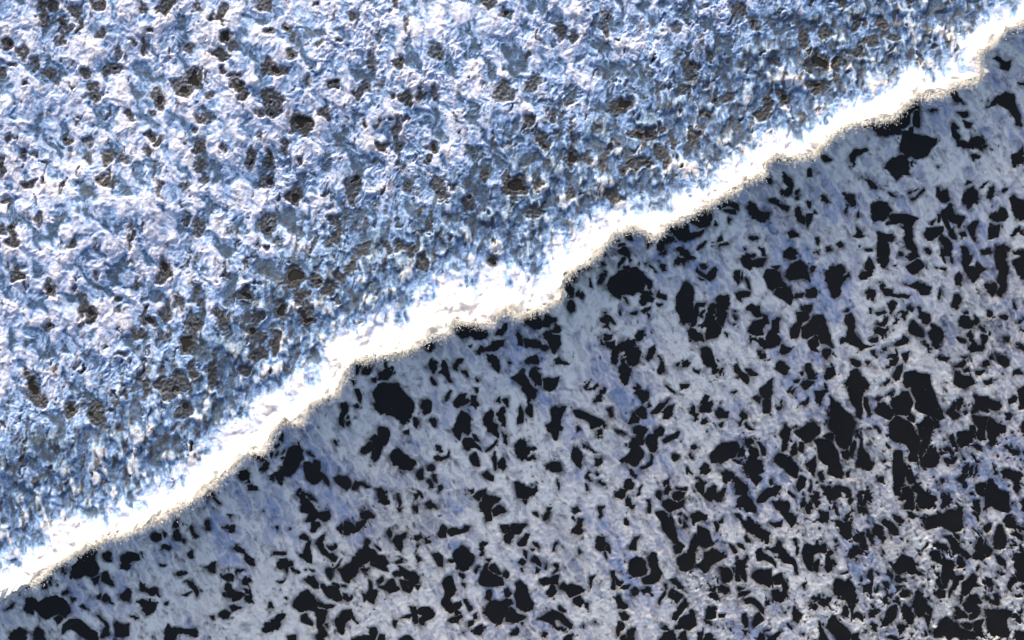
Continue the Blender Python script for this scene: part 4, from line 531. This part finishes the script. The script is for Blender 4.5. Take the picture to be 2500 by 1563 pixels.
# ------------------------------------------------------------------ the big openings, each a sheet of open water of its own
OPENINGS = {
 511: "largest dark opening left of centre, broad and blocky, just below the white crest",
 273: "largest smooth black opening at right, a tall slab slanting down to the right",
 270: "long dark opening at right with white foam blobs scattered down its right side",
 278: "big black opening at right directly below the round-topped one, tapering down to the right",
 596: "foam-streaked dark opening at bottom left like an arm reaching up to a point",
 881: "wide dark oval opening above the bottom left corner with a knob on its left end",
 12: "ragged dark opening at upper right crossed by several thin foam threads",
 113: "large rounded black opening under the crest at centre, its right rim cracked by foam veins",
 591: "dark humped opening at bottom left with a tail hanging towards the bottom edge",
 3: "dark opening tucked right under the crest at upper right with a ragged upper edge",
 821: "wide dark wedge-shaped opening in the lower right with its point to the left",
 288: "smooth dark opening slanting down right, lower left neighbour of the foam-blobbed long one",
 269: "dark opening at right shaped like a spearhead pointing straight down",
 854: "squarish black opening in the bottom right corner",
 864: "dark opening at lower left, closest under the crest, bitten by foam at its upper right",
 144: "smooth tall oval black opening just right of the rounded veined one",
 316: "angular dark opening near the right edge with a spiked top and slanting right side",
 191: "dark arched opening right of centre with a curl of foam inside its lower part",
 531: "dark opening at left under the crest, bending down to the left",
 198: "dark heart-like opening right of the pentagonal one, crossed low by a foam seam",
 27: "flat-topped dark opening at upper right narrowing downwards like a bent leg",
 856: "dark opening along the bottom edge immediately left of the squarish corner one",
 283: "narrow tall dark opening with a pointed top, below the big tapering one at right",
 393: "bean-shaped dark opening with a flat straight top, lying tilted in pale foam",
 244: "long narrow upright dark opening close to the right edge",
 675: "broad dark opening near bottom centre touching the lower left of the footprint-shaped one",
 674: "footprint-shaped dark opening near bottom centre with pale foam down its right side",
 397: "dark double-bulbed opening right beside the bean-shaped one, pointed at the bottom",
 789: "dark rounded opening near the bottom right with a thin tail pointing down",
 13: "rounded dark opening joined under the ragged thread-crossed one at upper right",
 883: "dark arched opening cut off by the bottom edge of the picture at left",
 272: "round-topped black opening walled in by thin foam, left of the largest slab",
 146: "dark claw-shaped opening between the tall oval one and the straight-sided one",
 280: "dark column-shaped opening split from the big tapering one by a thin white thread",
 212: "dark boot-shaped opening right of centre with its toe to the lower right",
 701: "club-shaped dark opening in the lower middle, its thin end pointing up right",
 823: "stair-shaped dark opening in the lower right, zigzagging downwards",
 533: "dark opening at left trailing down right in a thin tail, beside the bending one",
 793: "triangular dark opening on the bottom edge below the rounded one with a tail",
 481: "flat dark opening hugging the crest left of centre under hanging white spray",
 1: "dark crescent opening arching over pale foam near the upper right edge",
 630: "smooth diamond-shaped dark opening standing alone in white foam, low left of centre",
 662: "dark finger-shaped upright opening below the diamond-shaped one",
 436: "dark opening like a shark fin with its curved point at upper right",
 183: "pentagonal black opening with a pointed top, right of centre",
}
taken = np.zeros(Oc.shape, bool)
for k, text in OPENINGS.items():
    m = Oc == k
    taken |= m
    ob = tag(grid_mesh("open_water", Xc, Yc, Zc, m, {}, water_mat), text, "water patch", "dark openings in the foam", kind="thing")
sea = tag(grid_mesh("sea_water", Xc, Yc, Zc, ~taken, {}, water_mat), "dark, almost black sea water showing through every gap in the foam", kind="structure")

# ------------------------------------------------------------------ spray torn off the lip: fine strands and drops
rng = np.random.default_rng(5)
lip_pts = LIP[3:-2]
seg = np.diff(lip_pts, axis=0); seg_l = np.hypot(seg[:, 0], seg[:, 1])
cum = np.concatenate([[0], np.cumsum(seg_l)])
def along_lip(n):
    t = rng.uniform(0, cum[-1], n)
    k = np.clip(np.searchsorted(cum, t) - 1, 0, len(seg) - 1)
    f = (t - cum[k]) / seg_l[k]
    return lip_pts[k] + seg[k] * f[:, None]
def to_world(px, py, z):
    k = (CAM_H - z) / CAM_H * M_PER_PX
    return (px - 1250) * k, (781.5 - py) * k

n_str = 15000
p = along_lip(n_str)
clump = perlin(p[:, 0] / 14.0, p[:, 1] / 14.0, 71)
length = (3 + 13 * rng.random(n_str) ** 2.6) * (0.9 + 1.3 * clump)
start = rng.normal(-3, 5, n_str)
ang = R(80) + rng.normal(0, 0.6, n_str) + 0.5 * perlin(p[:, 0] / 60.0, p[:, 1] / 60.0, 72)
z_tip = LIP_Z + 0.45 + rng.uniform(-0.2, 0.25, n_str)
ax_, ay_ = to_world(p[:, 0], p[:, 1] + start, LIP_Z)
bx_, by_ = to_world(p[:, 0] + np.cos(ang) * length, p[:, 1] + start + np.sin(ang) * length, LIP_Z)
wd = rng.uniform(0.006, 0.016, n_str)
V3 = np.zeros((n_str, 4, 3), np.float32)
nx_, ny_ = -(by_ - ay_), bx_ - ax_
nl = np.hypot(nx_, ny_) + 1e-6; nx_ /= nl; ny_ /= nl
V3[:, 0] = np.stack([ax_ + nx_ * wd, ay_ + ny_ * wd, np.full(n_str, LIP_Z + 0.25)], 1)
V3[:, 1] = np.stack([ax_ - nx_ * wd, ay_ - ny_ * wd, np.full(n_str, LIP_Z + 0.25)], 1)
V3[:, 2] = np.stack([ax_, ay_, np.full(n_str, LIP_Z + 0.36)], 1)
V3[:, 3] = np.stack([bx_, by_, z_tip], 1)
base = (np.arange(n_str) * 4)[:, None, None]
F3 = (base + np.array([[0, 1, 2], [0, 3, 1], [1, 3, 2], [2, 3, 0]])[None]).reshape(-1, 3)

# drops: little octahedra thrown forward over the lip and lying scattered on the crest
n_dr = 26000
p = along_lip(n_dr)
dy = np.abs(rng.normal(0, 10, n_dr)) - 6
cl_d = perlin(p[:, 0] / 18.0, p[:, 1] / 18.0, 73)
keep_d = cl_d > rng.uniform(-0.6, 0.5, n_dr)
p, dy = p[keep_d], dy[keep_d]; n_dr = len(p)
zd = LIP_Z + rng.uniform(0.1, 0.7, n_dr)
xd, yd = to_world(p[:, 0] + rng.normal(0, 7, n_dr), p[:, 1] + dy, zd)
rd = rng.uniform(0.008, 0.028, n_dr)
octa = np.array([[1, 0, 0], [-1, 0, 0], [0, 1, 0], [0, -1, 0], [0, 0, 1], [0, 0, -1]], np.float32)
VD = np.stack([xd, yd, zd], 1)[:, None, :] + octa[None] * rd[:, None, None]
fo = np.array([[0, 2, 4], [2, 1, 4], [1, 3, 4], [3, 0, 4], [2, 0, 5], [1, 2, 5], [3, 1, 5], [0, 3, 5]])
FD = ((np.arange(n_dr) * 6)[:, None, None] + fo[None]).reshape(-1, 3) + n_str * 4
me = bpy.data.meshes.new("spray")
me.from_pydata(np.concatenate([V3.reshape(-1, 3), VD.reshape(-1, 3)]).tolist(), [], np.concatenate([F3, FD]).tolist())
me.materials.append(spray_mat)
sp = bpy.data.objects.new("spray", me); scene.collection.objects.link(sp)
tag(sp, "fine white spray flung forward off the ragged lip of the breaking wave", kind="stuff")
